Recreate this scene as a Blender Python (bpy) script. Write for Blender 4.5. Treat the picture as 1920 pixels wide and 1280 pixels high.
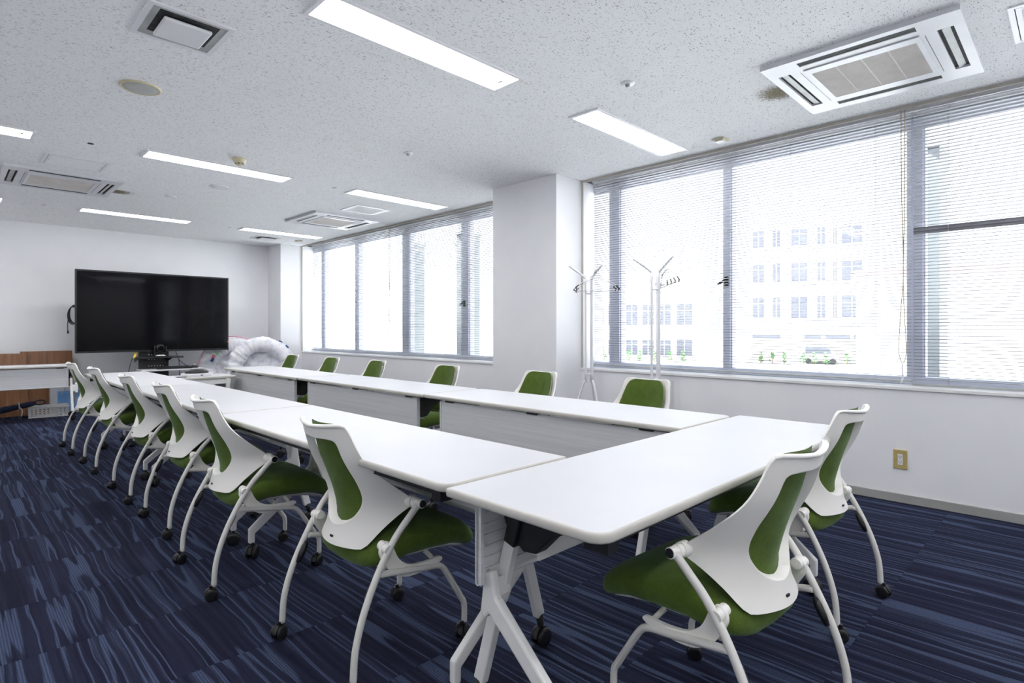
import bpy, bmesh, math, random
from mathutils import Vector, Matrix
C = bpy.context.scene.collection
PI = math.pi
R = math.radians
random.seed(7)
for o in list(bpy.data.objects):
    bpy.data.objects.remove(o, do_unlink=True)

# ------------------------------------------------------------------ camera, world, exposure
cam_d = bpy.data.cameras.new('camera')
cam = bpy.data.objects.new('camera', cam_d); C.objects.link(cam)
cam.location = (0, 0, 1.115)
cam.rotation_euler = (PI/2, 0, -PI/4)
cam_d.sensor_width = 36
cam_d.lens = 36*1070/1920
cam_d.shift_y = -22/1920
cam_d.clip_start = .05; cam_d.clip_end = 600
bpy.context.scene.camera = cam
SKY = 4.2
LAMP = 22.5
w = bpy.data.worlds.new('overcast_sky'); bpy.context.scene.world = w
w.use_nodes = True
bg = w.node_tree.nodes['Background']
bg.inputs[0].default_value = (.92, .935, 1.0, 1)
bg.inputs[1].default_value = SKY
sun_d = bpy.data.lights.new('sun', 'SUN'); sun_d.energy = 72; sun_d.angle = R(3); sun_d.color = (1, .985, .96)
sun = bpy.data.objects.new('sun', sun_d); C.objects.link(sun)
sun.rotation_euler = Vector((.12, -.72, -.68)).to_track_quat('-Z', 'Y').to_euler()   # high sun added to lift the ceiling by bounce off the paving, never into the room
sc = bpy.context.scene
sc.view_settings.view_transform = 'Standard'
sc.view_settings.look = 'None'
sc.view_settings.exposure = -0.05
sc.view_settings.gamma = 1
sc.view_settings.use_curve_mapping = False
sc.cycles.use_denoising = True
sc.cycles.max_bounces = 14
sc.cycles.diffuse_bounces = 8
sc.cycles.transparent_max_bounces = 16
sc.cycles.sample_clamp_indirect = 12
sc.cycles.caustics_reflective = False
sc.cycles.caustics_refractive = False

HC = 2.557           # ceiling height
XW = 4.385           # window wall face
YF = 10.03           # far wall face

# ------------------------------------------------------------------ materials
def mat(name, col, rough=.5, metal=0, spec=.5, emit=None, strength=1, sheen=0, coat=0):
    m = bpy.data.materials.new(name); m.use_nodes = True
    b = m.node_tree.nodes['Principled BSDF']
    b.inputs['Base Color'].default_value = (*col, 1)
    b.inputs['Roughness'].default_value = rough
    b.inputs['Metallic'].default_value = metal
    b.inputs['Specular IOR Level'].default_value = spec
    if sheen: b.inputs['Sheen Weight'].default_value = sheen
    if coat: b.inputs['Coat Weight'].default_value = coat
    if emit:
        b.inputs['Emission Color'].default_value = (*emit, 1)
        b.inputs['Emission Strength'].default_value = strength
    return m
class NT:
    def __init__(s, m): s.t = m.node_tree; s.b = s.t.nodes['Principled BSDF']
    def n(s, kind, **kw):
        x = s.t.nodes.new(kind)
        for k, v in kw.items(): setattr(x, k, v)
        return x
    def l(s, a, b): s.t.links.new(a, b)
    def math(s, op, a, b=None, c=None):
        x = s.n('ShaderNodeMath', operation=op)
        for i, q in enumerate((a, b, c)):
            if q is None: continue
            if isinstance(q, (int, float)): x.inputs[i].default_value = q
            else: s.l(q, x.inputs[i])
        return x.outputs[0]
    def ramp(s, fac, stops):
        x = s.n('ShaderNodeValToRGB')
        e = x.color_ramp.elements
        while len(e) < len(stops): e.new(.5)
        for q, (p, c) in zip(e, stops):
            q.position = p; q.color = (*c, 1) if len(c) == 3 else c
        s.l(fac, x.inputs[0]); return x.outputs[0]
    def mix(s, fac, a, b, blend='MIX'):
        x = s.n('ShaderNodeMix', data_type='RGBA', blend_type=blend)
        for i, q in ((0, fac), (6, a), (7, b)):
            if isinstance(q, (int, float)): x.inputs[i].default_value = q
            elif isinstance(q, tuple): x.inputs[i].default_value = (*q, 1)
            else: s.l(q, x.inputs[i])
        return x.outputs[2]
    def coords(s, scale, kind='Object', add=None):
        t = s.n('ShaderNodeTexCoord'); v = t.outputs[kind]
        m = s.n('ShaderNodeMapping'); m.inputs['Scale'].default_value = scale
        s.l(v, m.inputs[0]); v = m.outputs[0]
        if add is not None:
            a = s.n('ShaderNodeVectorMath', operation='ADD'); s.l(v, a.inputs[0]); s.l(add, a.inputs[1]); v = a.outputs[0]
        return v
    def noise(s, v, scale=1, detail=2, rough=.5, dim='3D'):
        x = s.n('ShaderNodeTexNoise', noise_dimensions=dim); x.inputs['Scale'].default_value = scale
        x.inputs['Detail'].default_value = detail; x.inputs['Roughness'].default_value = rough
        s.l(v, x.inputs['Vector']); return x.outputs[0]
    def bump(s, h, strength=.3, dist=.01):
        x = s.n('ShaderNodeBump'); x.inputs['Strength'].default_value = strength; x.inputs['Distance'].default_value = dist
        s.l(h, x.inputs['Height']); s.l(x.outputs[0], s.b.inputs['Normal'])
    def color(s, c): s.l(c, s.b.inputs['Base Color'])

def mottled(name, a, b, scale, rough=.6, bump=0, detail=3, stretch=(1, 1, 1), **k):
    m = mat(name, a, rough, **k); n = NT(m)
    f = n.noise(n.coords(stretch), scale, detail)
    n.color(n.ramp(f, [(.35, a), (.65, b)]))
    if bump: n.bump(f, bump, .004)
    return m

M = {}
M['wall'] = mottled('wall_paint', (.82, .82, .835), (.85, .85, .86), 2.2, .75, .03)
M['trim'] = mottled('beige_trim', (.42, .40, .35), (.47, .45, .40), 8, .5)
M['baseboard'] = mottled('vinyl_baseboard', (.33, .33, .31), (.38, .38, .355), 6, .6)
M['sill'] = mottled('sill_board', (.78, .78, .77), (.82, .82, .81), 5, .35)
M['alu'] = mottled('anodised_frame', (.68, .71, .82), (.72, .75, .86), 9, .4)
M['white_plastic'] = mottled('white_plastic', (.76, .76, .775), (.80, .80, .815), 5, .4)
M['tabletop'] = mottled('laminate_top', (.665, .67, .69), (.685, .69, .71), 3, .42, spec=.4)
M['edge'] = mottled('edge_band', (.56, .54, .49), (.60, .58, .53), 9, .4)
M['panel'] = mat('modesty_panel', (.72, .72, .73), .45)
n = NT(M['panel'])
f = n.noise(n.coords((1.5, 1.5, 130)), 1.3, 2)
n.color(n.ramp(f, [(.3, (.60, .605, .61)), (.7, (.70, .705, .71))])); n.bump(f, .12, .003)
M['chair_white'] = mottled('chair_shell_plastic', (.87, .85, .80), (.90, .88, .83), 4, .42)
M['tube'] = mottled('painted_tube', (.73, .715, .67), (.77, .755, .71), 12, .35)
M['leg'] = mottled('painted_leg', (.77, .765, .745), (.81, .805, .785), 10, .38)
M['black'] = mottled('black_plastic', (.008, .008, .009), (.014, .014, .015), 20, .38)
M['black_metal'] = mottled('black_steel', (.012, .012, .013), (.02, .02, .021), 15, .45)
M['green'] = mat('green_fabric', (.06, .14, .018), .9, sheen=.2, spec=.2)
n = NT(M['green']); v = n.coords((1, 1, 1))
a = n.noise(v, 420, 2); b = n.noise(v, 28, 3)
n.color(n.mix(.45, n.ramp(a, [(.3, (.045, .076, .009)), (.7, (.110, .168, .026))]), n.ramp(b, [(.35, (.062, .100, .012)), (.65, (.088, .137, .019))])))
n.bump(a, .35, .002)
n.b.inputs['Sheen Tint'].default_value = (.6, .85, .65, 1)
# carpet tile: wandering ribbed stripes along y, new phase on each tile
M['carpet'] = mat('carpet_tile', (.02, .025, .06), .95, spec=.1)
n = NT(M['carpet'])
oi = n.n('ShaderNodeObjectInfo')
cm = n.n('ShaderNodeCombineXYZ')
n.l(n.math('MULTIPLY', oi.outputs['Random'], 61), cm.inputs[0]); n.l(n.math('MULTIPLY', oi.outputs['Random'], 37), cm.inputs[1]); n.l(n.math('MULTIPLY', oi.outputs['Random'], 23), cm.inputs[2])
wob = n.noise(n.coords((5, 2.2, 1), add=cm.outputs[0]), 1, 1.5, .5)
def warped(sx, sy, amp):
    v = n.coords((sx, sy, 1), add=cm.outputs[0]); w_ = n.n('ShaderNodeCombineXYZ'); n.l(n.math('MULTIPLY', n.math('SUBTRACT', wob, .5), amp), w_.inputs[0])
    ad = n.n('ShaderNodeVectorMath', operation='ADD'); n.l(v, ad.inputs[0]); n.l(w_.outputs[0], ad.inputs[1]); return ad.outputs[0]
s1 = n.noise(warped(20, .5, 1.05), 1, .6, .4)
s2 = n.noise(warped(62, .9, 2.3), 1, .5, .4)
band = n.math('ABSOLUTE', n.math('SUBTRACT', s1, .5))
stripe = n.math('MAXIMUM', n.ramp(band, [(.020, (1, 1, 1)), (.034, (0, 0, 0))]), n.math('MULTIPLY', n.ramp(s2, [(.60, (0, 0, 0)), (.67, (1, 1, 1))]), .4))
tc = n.n('ShaderNodeTexCoord'); sp = n.n('ShaderNodeSeparateXYZ'); n.l(tc.outputs['Object'], sp.inputs[0])
rib = n.math('ADD', n.math('MULTIPLY', n.math('SINE', n.math('MULTIPLY', sp.outputs[0], 2*PI/.0085)), .5), .5)
grain = n.noise(n.coords((260, 170, 260)), 1, 2, .7)
ribbed = n.math('MULTIPLY', stripe, n.math('ADD', .38, n.math('MULTIPLY', rib, .62)))
base = n.mix(n.ramp(s2, [(.36, (0, 0, 0)), (.5, (1, 1, 1))]), (.0125, .0145, .033), (.0215, .025, .052))
colr = n.mix(ribbed, base, (.088, .120, .210))
colr = n.mix(n.math('MULTIPLY', n.ramp(grain, [(.35, (1, 1, 1)), (.7, (0, 0, 0))]), .5), colr, (.009, .010, .022))
n.color(colr); n.bump(n.math('ADD', grain, n.math('MULTIPLY', rib, .5)), .5, .004)
# fissured mineral-fibre ceiling board
M['ceiling'] = mat('fissured_board', (.8, .8, .8), .9, spec=.15)
n = NT(M['ceiling'])
f1 = n.noise(n.coords((66, 180, 1)), 1, 1.6, .5)
f2 = n.noise(n.coords((150, 210, 1)), 1, 1.5, .5)
f3 = n.noise(n.coords((5, 5, 1)), 1, 2, .5)
h1 = n.ramp(f1, [(.645, (0, 0, 0)), (.68, (1, 1, 1))]); h2 = n.ramp(f2, [(.63, (0, 0, 0)), (.72, (1, 1, 1))])
holes = n.math('MAXIMUM', h1, n.math('MULTIPLY', h2, .55))
g = n.mix(f3, (.87, .875, .88), (.91, .915, .92))
n.color(n.mix(holes, g, (.38, .365, .335)))
n.bump(n.math('SUBTRACT', 1, holes), .35, .003)
M['lamp'] = mat('lit_diffuser', (.9, .9, .9), .5, emit=(.985, .98, 1.0), strength=LAMP)
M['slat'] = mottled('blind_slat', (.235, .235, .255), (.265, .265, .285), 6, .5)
M['cord'] = mottled('beige_cord', (.42, .33, .20), (.50, .40, .26), 30, .7)
M['cord_thin'] = mottled('ladder_cord', (.42, .36, .34), (.50, .44, .42), 30, .7)
M['screen'] = mat('tv_glass', (.004, .004, .005), .06, spec=.13)
M['grille'] = mat('intake_grille', (.45, .42, .39), .6)
f = NT(M['grille']); q = f.noise(f.coords((1, 1, 1)), 9, 2); f.color(f.ramp(q, [(.3, (.50, .455, .42)), (.7, (.58, .535, .50))]))
M['ac_white'] = mottled('ac_casing', (.64, .645, .67), (.68, .685, .71), 5, .4)
M['grille_rib'] = mottled('grille_rib', (.62, .58, .545), (.68, .64, .605), 9, .5)
M['dark'] = mottled('dark_recess', (.012, .013, .015), (.03, .032, .034), 20, .8)
M['duct'] = mottled('duct_steel', (.38, .40, .39), (.48, .50, .49), 10, .5)
M['ivory'] = mottled('ivory_plastic', (.62, .55, .36), (.68, .61, .42), 20, .45)
M['mesh_grey'] = mottled('speaker_mesh', (.42, .43, .40), (.50, .51, .48), 300, .7)
M['outlet'] = mottled('outlet_plate', (.44, .34, .13), (.50, .39, .16), 30, .5)
M['wood'] = mat('plywood_veneer', (.2, .08, .03), .45)
n = NT(M['wood'])
f = n.noise(n.coords((38, 3, 2.2)), 1, 4, .6); f2 = n.noise(n.coords((5, 1, 1)), 1, 2)
n.color(n.mix(f2, n.ramp(f, [(.3, (.11, .042, .016)), (.7, (.25, .105, .042))]), n.ramp(f, [(.3, (.17, .07, .026)), (.7, (.30, .14, .06))])))
M['navy_cloth'] = mottled('navy_cloth', (.008, .013, .035), (.02, .032, .075), 30, .8)
M['basket'] = mottled('grey_plastic', (.52, .52, .51), (.58, .58, .57), 20, .5)
M['blue_film'] = mottled('blue_plastic', (.10, .22, .45), (.20, .34, .58), 6, .3)
M['film'] = mottled('frosted_plastic', (.42, .44, .48), (.52, .53, .56), 5, .3)
M['fabric'] = mat('silver_white_fabric', (.75, .76, .8), .5)
n = NT(M['fabric']); v = n.coords((1, 1, 1))
f = n.noise(v, 11, 2, .5)
n.color(n.ramp(f, [(.33, (.66, .68, .75)), (.5, (.84, .84, .87))])); n.bump(f, .45, .02)
M['pink'] = mottled('pink_piping', (.80, .36, .46), (.86, .45, .54), 20, .6)
M['red'] = mottled('red_cloth', (.75, .13, .16), (.8, .18, .2), 20, .7)
M['blue'] = mottled('blue_cloth', (.03, .06, .28), (.05, .09, .35), 20, .7)
M['lime'] = mottled('green_cloth', (.2, .6, .2), (.25, .7, .25), 20, .7)
M['yellow'] = mottled('yellow_cloth', (.7, .5, .05), (.8, .6, .1), 20, .7)
M['chrome'] = mat('bright_metal', (.6, .6, .6), .25, 1)
M['grey'] = mottled('grey_paint', (.30, .31, .31), (.36, .37, .37), 10, .5)
M['led'] = mat('red_led', (.5, 0, 0), .5, emit=(1, .05, .05), strength=3)
M['facade'] = mottled('white_facade', (.80, .79, .78), (.86, .85, .84), .2, .9)
M['tan_facade'] = mottled('cream_facade', (.66, .62, .55), (.70, .66, .59), .2, .9)
M['coping'] = mottled('red_coping', (.42, .27, .25), (.48, .32, .30), 1, .9)
M['far_glass'] = mottled('far_window', (.115, .12, .15), (.145, .15, .18), .5, .5)
M['fin'] = mottled('pale_green_panel', (.20, .215, .22), (.23, .245, .25), 1, .7)
M['asphalt'] = mottled('pale_paving', (.48, .48, .49), (.56, .56, .57), .3, .9)
M['leaf'] = mottled('shrub_leaf', (.10, .24, .08), (.18, .36, .14), 3, .8)
M['stain'] = mottled('rust_dust', (.22, .19, .12), (.42, .38, .28), 70, .95)
gl = bpy.data.materials.new('window_glass'); gl.use_nodes = True; M['glass'] = gl
t = gl.node_tree; t.nodes.clear()
o_ = t.nodes.new('ShaderNodeOutputMaterial'); mx = t.nodes.new('ShaderNodeMixShader'); tr = t.nodes.new('ShaderNodeBsdfTransparent'); gs = t.nodes.new('ShaderNodeBsdfGlossy'); lw = t.nodes.new('ShaderNodeLayerWeight'); pw = t.nodes.new('ShaderNodeMath'); pw.operation = 'POWER'; pw.inputs[1].default_value = 5; md = t.nodes.new('ShaderNodeMath'); md.operation = 'MULTIPLY_ADD'; md.inputs[1].default_value = .6; md.inputs[2].default_value = .03
tr.inputs[0].default_value = (.93, .96, .97, 1); gs.inputs['Roughness'].default_value = .02; lw.inputs[0].default_value = .5
t.links.new(lw.outputs['Facing'], pw.inputs[0]); t.links.new(pw.outputs[0], md.inputs[0]); t.links.new(md.outputs[0], mx.inputs[0]); t.links.new(tr.outputs[0], mx.inputs[1]); t.links.new(gs.outputs[0], mx.inputs[2]); t.links.new(mx.outputs[0], o_.inputs[0])

# ------------------------------------------------------------------ mesh helpers
class MB:
    def __init__(s): s.v = []; s.f = []; s.m = []; s.smooth = []
    def add(s, vs, fs, mi=0, sm=False):
        k = len(s.v); s.v += [tuple(p) for p in vs]
        for f in fs: s.f.append([k+i for i in f]); s.m.append(mi); s.smooth.append(sm)
        return s
    def box(s, x0, x1, y0, y1, z0, z1, mi=0, mtx=None):
        vs = [Vector((x, y, z)) for z in (z0, z1) for y in (y0, y1) for x in (x0, x1)]
        if mtx is not None: vs = [mtx @ p for p in vs]
        return s.add(vs, [(0, 2, 3, 1), (4, 5, 7, 6), (0, 1, 5, 4), (2, 6, 7, 3), (0, 4, 6, 2), (1, 3, 7, 5)], mi)
    def bar(s, a, b, w, h, mi=0, up=(0, 0, 1)):
        a = Vector(a); b = Vector(b); d = (b-a).normalized(); u = Vector(up)
        sd = d.cross(u).normalized(); u2 = sd.cross(d).normalized()
        vs = []
        for p in (a, b):
            for q, r in ((-1, -1), (1, -1), (1, 1), (-1, 1)): vs.append(p+sd*(q*w/2)+u2*(r*h/2))
        return s.add(vs, [(0, 1, 2, 3), (7, 6, 5, 4), (0, 4, 5, 1), (1, 5, 6, 2), (2, 6, 7, 3), (3, 7, 4, 0)], mi)
    def tube(s, pts, r, n=10, mi=0, cap=True, closed=False):
        P = [Vector(p) for p in pts]; N = len(P)
        rs = r if isinstance(r, (list, tuple)) else [r]*N
        vs = []; prev = None
        for i, p in enumerate(P):
            if closed: d = P[(i+1) % N]-P[i-1]
            else: d = P[min(i+1, N-1)]-P[max(i-1, 0)]
            d.normalize()
            if prev is None:
                ref = Vector((0, 0, 1)) if abs(d.z) < .9 else Vector((1, 0, 0))
                u = d.cross(ref).normalized()
            else:
                u = prev-d*prev.dot(d)
                u = u.normalized() if u.length > 1e-6 else d.orthogonal().normalized()
            prev = u; w2 = d.cross(u)
            for k in range(n):
                a = 2*PI*k/n; vs.append(p+u*(rs[i]*math.cos(a))+w2*(rs[i]*math.sin(a)))
        fs = []
        for i in range(N if closed else N-1):
            j = (i+1) % N
            for k in range(n): fs.append((i*n+k, i*n+(k+1) % n, j*n+(k+1) % n, j*n+k))
        s.add(vs, fs, mi, True)
        if cap and not closed:
            k0 = len(s.v)-N*n
            s.f.append([k0+k for k in range(n)][::-1]); s.m.append(mi); s.smooth.append(False)
            s.f.append([k0+(N-1)*n+k for k in range(n)]); s.m.append(mi); s.smooth.append(False)
        return s
    def cyl(s, a, b, r, n=16, mi=0): return s.tube([a, b], r, n, mi)
    def lathe(s, prof, n=24, mi=0, mtx=None):
        vs = []
        for r, z in prof:
            for k in range(n):
                p = Vector((r*math.cos(2*PI*k/n), r*math.sin(2*PI*k/n), z)); vs.append(mtx @ p if mtx is not None else p)
        fs = [(i*n+k, i*n+(k+1) % n, (i+1)*n+(k+1) % n, (i+1)*n+k) for i in range(len(prof)-1) for k in range(n)]
        s.add(vs, fs, mi, True)
        k0 = len(s.v)-len(prof)*n
        for i, q in ((0, -1), (len(prof)-1, 1)):
            if prof[i][0] > 1e-5:
                s.f.append([k0+i*n+k for k in range(n)][::q]); s.m.append(mi); s.smooth.append(False)
        return s
    def prism(s, poly, a, b, fn, mi=0):
        # poly: 2-D outline; fn(u, v, w) -> 3-D point; extruded from w=a to w=b
        n = len(poly)
        vs = [fn(u, v, a) for u, v in poly]+[fn(u, v, b) for u, v in poly]
        fs = [list(range(n))[::-1], [n+i for i in range(n)]]+[(i, (i+1) % n, n+(i+1) % n, n+i) for i in range(n)]
        return s.add(vs, fs, mi)
    def plate(s, xs, ys, z0, z1, holes=(), mi=0):
        # slab on a grid of breaks; cells listed in holes stay open, with walls round them
        nx, ny = len(xs)-1, len(ys)-1
        solid = lambda i, j: 0 <= i < nx and 0 <= j < ny and (i, j) not in holes
        for i in range(nx):
            for j in range(ny):
                if not solid(i, j): continue
                x0, x1, y0, y1 = xs[i], xs[i+1], ys[j], ys[j+1]
                s.add([(x0, y0, z1), (x1, y0, z1), (x1, y1, z1), (x0, y1, z1)], [(0, 1, 2, 3)], mi)
                s.add([(x0, y0, z0), (x1, y0, z0), (x1, y1, z0), (x0, y1, z0)], [(3, 2, 1, 0)], mi)
                for di, dj, p, q in ((-1, 0, (x0, y1), (x0, y0)), (1, 0, (x1, y0), (x1, y1)), (0, -1, (x0, y0), (x1, y0)), (0, 1, (x1, y1), (x0, y1))):
                    if not solid(i+di, j+dj):
                        s.add([(*p, z0), (*q, z0), (*q, z1), (*p, z1)], [(0, 1, 2, 3)], mi)
        return s
    def mesh(s, name, mats, fix=False, angle=40):
        me = bpy.data.meshes.new(name)
        me.from_pydata(s.v, [], s.f)
        for x in (mats if isinstance(mats, (list, tuple)) else [mats]): me.materials.append(x)
        me.polygons.foreach_set('material_index', s.m)
        if fix:
            bm = bmesh.new(); bm.from_mesh(me); bmesh.ops.remove_doubles(bm, verts=bm.verts, dist=1e-5)
            bmesh.ops.recalc_face_normals(bm, faces=bm.faces); bm.to_mesh(me); bm.free()
            me.polygons.foreach_set('use_smooth', [True]*len(me.polygons)); me.set_sharp_from_angle(angle=R(angle))
        else: me.polygons.foreach_set('use_smooth', s.smooth)
        me.update(); return me
    def build(s, name, mats, parent=None, loc=None, bevel=0, fix=False, seg=2, angle=40, rot=None):
        o = bpy.data.objects.new(name, s.mesh(name, mats, fix, angle)); C.objects.link(o)
        if parent is not None: o.parent = parent
        if loc is not None: o.location = loc
        if rot is not None: o.rotation_euler = rot
        if bevel:
            b = o.modifiers.new('bevel', 'BEVEL'); b.width = bevel; b.segments = seg; b.limit_method = 'ANGLE'; b.angle_limit = R(35); b.harden_normals = False
        return o
def thing(name, label, cat, loc=(0, 0, 0), rz=0, group=None):
    o = bpy.data.objects.new(name, None); C.objects.link(o); o.empty_display_size = .05
    o.location = loc; o.rotation_euler = (0, 0, rz)
    return tag(o, label, cat, group)
def tag(o, label, cat, group=None):
    o['label'] = label; o['category'] = cat
    if group: o['group'] = group
    return o
def struct(o): o['kind'] = 'structure'; return o
def copy_tree(o, parent=None):
    c = o.copy(); C.objects.link(c)
    if parent is not None: c.parent = parent
    for ch in o.children: copy_tree(ch, c)
    return c
def dup(o, loc, rz, label, group=None):
    c = copy_tree(o); c.location = loc; c.rotation_euler = (0, 0, rz); c['label'] = label
    if group: c['group'] = group
    return c
def catmull(pts, n=8, closed=False):
    P = [Vector(p) for p in pts]; N = len(P); out = []
    for i in range(N if closed else N-1):
        g = (lambda k: P[k % N]) if closed else (lambda k: P[max(0, min(N-1, k))])
        a, b, c, d = g(i-1), g(i), g(i+1), g(i+2)
        for k in range(n):
            t = k/n
            out.append(.5*((2*b)+(c-a)*t+(2*a-5*b+4*c-d)*t*t+(3*b-a-3*c+d)*t**3))
    if not closed: out.append(P[-1])
    return out
def resample(pts, n):
    L = [0]
    for a, b in zip(pts, pts[1:]): L.append(L[-1]+(b-a).length)
    out = []; j = 0
    for k in range(n+1):
        s = L[-1]*k/n
        while j < len(L)-2 and L[j+1] < s: j += 1
        t = (s-L[j])/max(1e-9, L[j+1]-L[j]); out.append(pts[j].lerp(pts[j+1], min(1, max(0, t))))
    return out
def lerp_tab(tab, x):
    # smooth curve through a table of (x, value) pairs
    if x <= tab[0][0]: return tab[0][1]
    for i, ((a, p), (b, q)) in enumerate(zip(tab, tab[1:])):
        if x <= b:
            m0 = (q-tab[i-1][1])/(b-tab[i-1][0]) if i > 0 else (q-p)/(b-a)
            m1 = (tab[i+2][1]-p)/(tab[i+2][0]-a) if i+2 < len(tab) else (q-p)/(b-a)
            t = (x-a)/(b-a); h = b-a
            return (2*t**3-3*t*t+1)*p+(t**3-2*t*t+t)*h*m0+(3*t*t-2*t**3)*q+(t**3-t*t)*h*m1
    return tab[-1][1]

# ------------------------------------------------------------------ room shell
XL, YB = -1.2, -1.5
floor = struct(MB().box(XL, 4.9, YB, YF, -.12, -.006).build('floor', M['carpet']))
TP = .49
tile_mb = MB()
h_ = TP/2-.0003
tile_mb.add([(-h_, -h_, -.006), (h_, -h_, -.006), (h_, h_, -.006), (-h_, h_, -.006),
             (-h_, -h_, -.0006), (h_, -h_, -.0006), (h_, h_, -.0006), (-h_, h_, -.0006),
             (-h_+.0015, -h_+.0015, 0), (h_-.0015, -h_+.0015, 0), (h_-.0015, h_-.0015, 0), (-h_+.0015, h_-.0015, 0)],
            [(0, 1, 5, 4), (1, 2, 6, 5), (2, 3, 7, 6), (3, 0, 4, 7), (4, 5, 9, 8), (5, 6, 10, 9), (6, 7, 11, 10), (7, 4, 8, 11), (8, 9, 10, 11)])
tile_me = tile_mb.mesh('carpet_tile', M['carpet'])
rest = MB(); used = 0
def seen(x, y):
    d = (x+y)*.7071
    if d < .3: return False
    u = 960+1070*(x-y)*.7071/d; v = 618+1070*1.115/d
    return -120 < u < 2040 and v < 1400
ix0, ix1 = -8, 9; iy0, iy1 = -14, 14
for i in range(ix0, ix1):
    for j in range(iy0, iy1):
        x = .245+TP*i; y = 3.03+.245+TP*j
        if x+h_ > XW+.35 or x-h_ < XL or y-h_ < YB or y+h_ > YF+.3: continue
        if x > XW-.02+h_ or y > YF-.02+h_: continue
        vis = any(seen(x+a*h_, y+b*h_) for a in (-1, 0, 1) for b in (-1, 0, 1))
        if vis and used < 295:
            o = bpy.data.objects.new('carpet_tile', tile_me); C.objects.link(o); o.parent = floor; o.location = (x, y, 0); used += 1
        else: rest.add([(a+x, b+y, c) for a, b, c in tile_mb.v], tile_mb.f)
o = rest.build('carpet_tiles', M['carpet'], floor); o['kind'] = 'stuff'

struct(MB().box(XL, XW+.004, YB, YF, HC, HC+.12).build('ceiling', M['ceiling']))
struct(MB().box(XW+.004, 4.62, YB, YF, 2.602, HC+.12).build('ceiling_blind_recess', M['wall']))
struct(MB().box(XL-.1, 4.9, YF, YF+.12, -.1, HC+.1).build('wall_far', M['wall']))
struct(MB().box(XL-.1, XL, YB, YF, -.1, HC+.1).build('wall_left', M['wall']))
struct(MB().box(XL-.1, 4.9, YB-.1, YB, -.1, HC+.1).build('wall_back', M['wall']))
struct(MB().box(XW, 4.74, YB, YF, -.1, .726).build('wall_window', M['wall']))
# slim lintel above the windows, outside the blind recess
struct(MB().box(4.60, 4.74, YB, YF, 2.53, HC+.12).build('wall_window_head', M['wall']))
PX = 4.015
struct(MB().box(PX, 4.74, 3.436, 4.296, -.01, HC).build('wall_pillar', M['wall'], bevel=.004))
struct(MB().box(PX+.006, 4.74, 9.507, YF, -.01, HC).build('wall_corner', M['wall'], bevel=.004))
struct(MB().box(XL, PX, YF-.012, YF, 0, .058).build('baseboard_far', M['baseboard']))
bb = MB(); bb.box(XW-.01, XW, YB, 3.436, 0, .057); bb.box(XW-.01, XW, 4.296, 9.507, 0, .057)
struct(bb.build('baseboard_window', M['baseboard'], bevel=.003))
bb = MB(); bb.box(PX-.01, PX, 3.426, 4.306, 0, .057); bb.box(PX, XW-.01, 3.426, 3.436, 0, .057)
struct(bb.build('baseboard_pillar', M['baseboard'], bevel=.003))

def window(idx, y0, y1, stiles, locks):
    root = struct(MB().box(XW-.012, 4.70, y0, y1, .726, .749).build('window_%d' % idx, M['sill'], bevel=.004))
    # ceiling edge trim and jamb trim
    tm = MB(); tm.box(XW+.001, XW+.016, y0, y1, HC-.020, 2.602); tm.box(XW-.002, XW+.012, y0+.002, y0+.016, .749, HC-.022); tm.box(XW-.002, XW+.012, y1-.016, y1-.002, .749, HC-.022)
    tm.build('reveal_trim', M['trim'], root)
    fr = MB(); fr.box(4.60, 4.68, y0, y1, 2.455, 2.54); fr.box(4.60, 4.68, y0, y1, .749, .80)
    fr.build('window_frame', M['alu'], root, bevel=.003)
    st = sorted(stiles)
    for a, b in st:
        s_ = MB(); s_.box(4.605, 4.675, a, b, .80, 2.455); s_.box(4.59, 4.605, a+.012, a+(b-a)*.45, .80, 2.455)
        s_.build('stile', M['alu'], root, bevel=.002)
    edges = [y0]+[q for p in st for q in p]+[y1]
    for k in range(0, len(edges), 2):
        if edges[k+1]-edges[k] > .05:
            MB().box(4.637, 4.643, edges[k], edges[k+1], .80, 2.455).build('pane', M['glass'], root)
    for y, z in locks:
        l_ = MB(); l_.box(4.575, 4.604, y-.016, y+.016, z-.042, z+.042); l_.bar((4.57, y, z+.02), (4.57, y+.07, z-.02), .014, .02)
        l_.build('crescent_lock', M['black'], root, bevel=.003)
    return root
window(1, -1.5, 3.434, [(3.125, 3.265), (2.04, 2.12), (.735, .84), (-.60, -.50)], [(2.08, 1.51)])
window(2, 4.298, 9.505, [(9.09, 9.22), (7.98, 8.10), (6.60, 6.80), (5.335, 5.505)], [(5.42, 1.44)])
w3 = struct(MB().box(XW, 4.74, YB, -1.5, .726, HC).build('wall_window_end', M['wall']))

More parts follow.
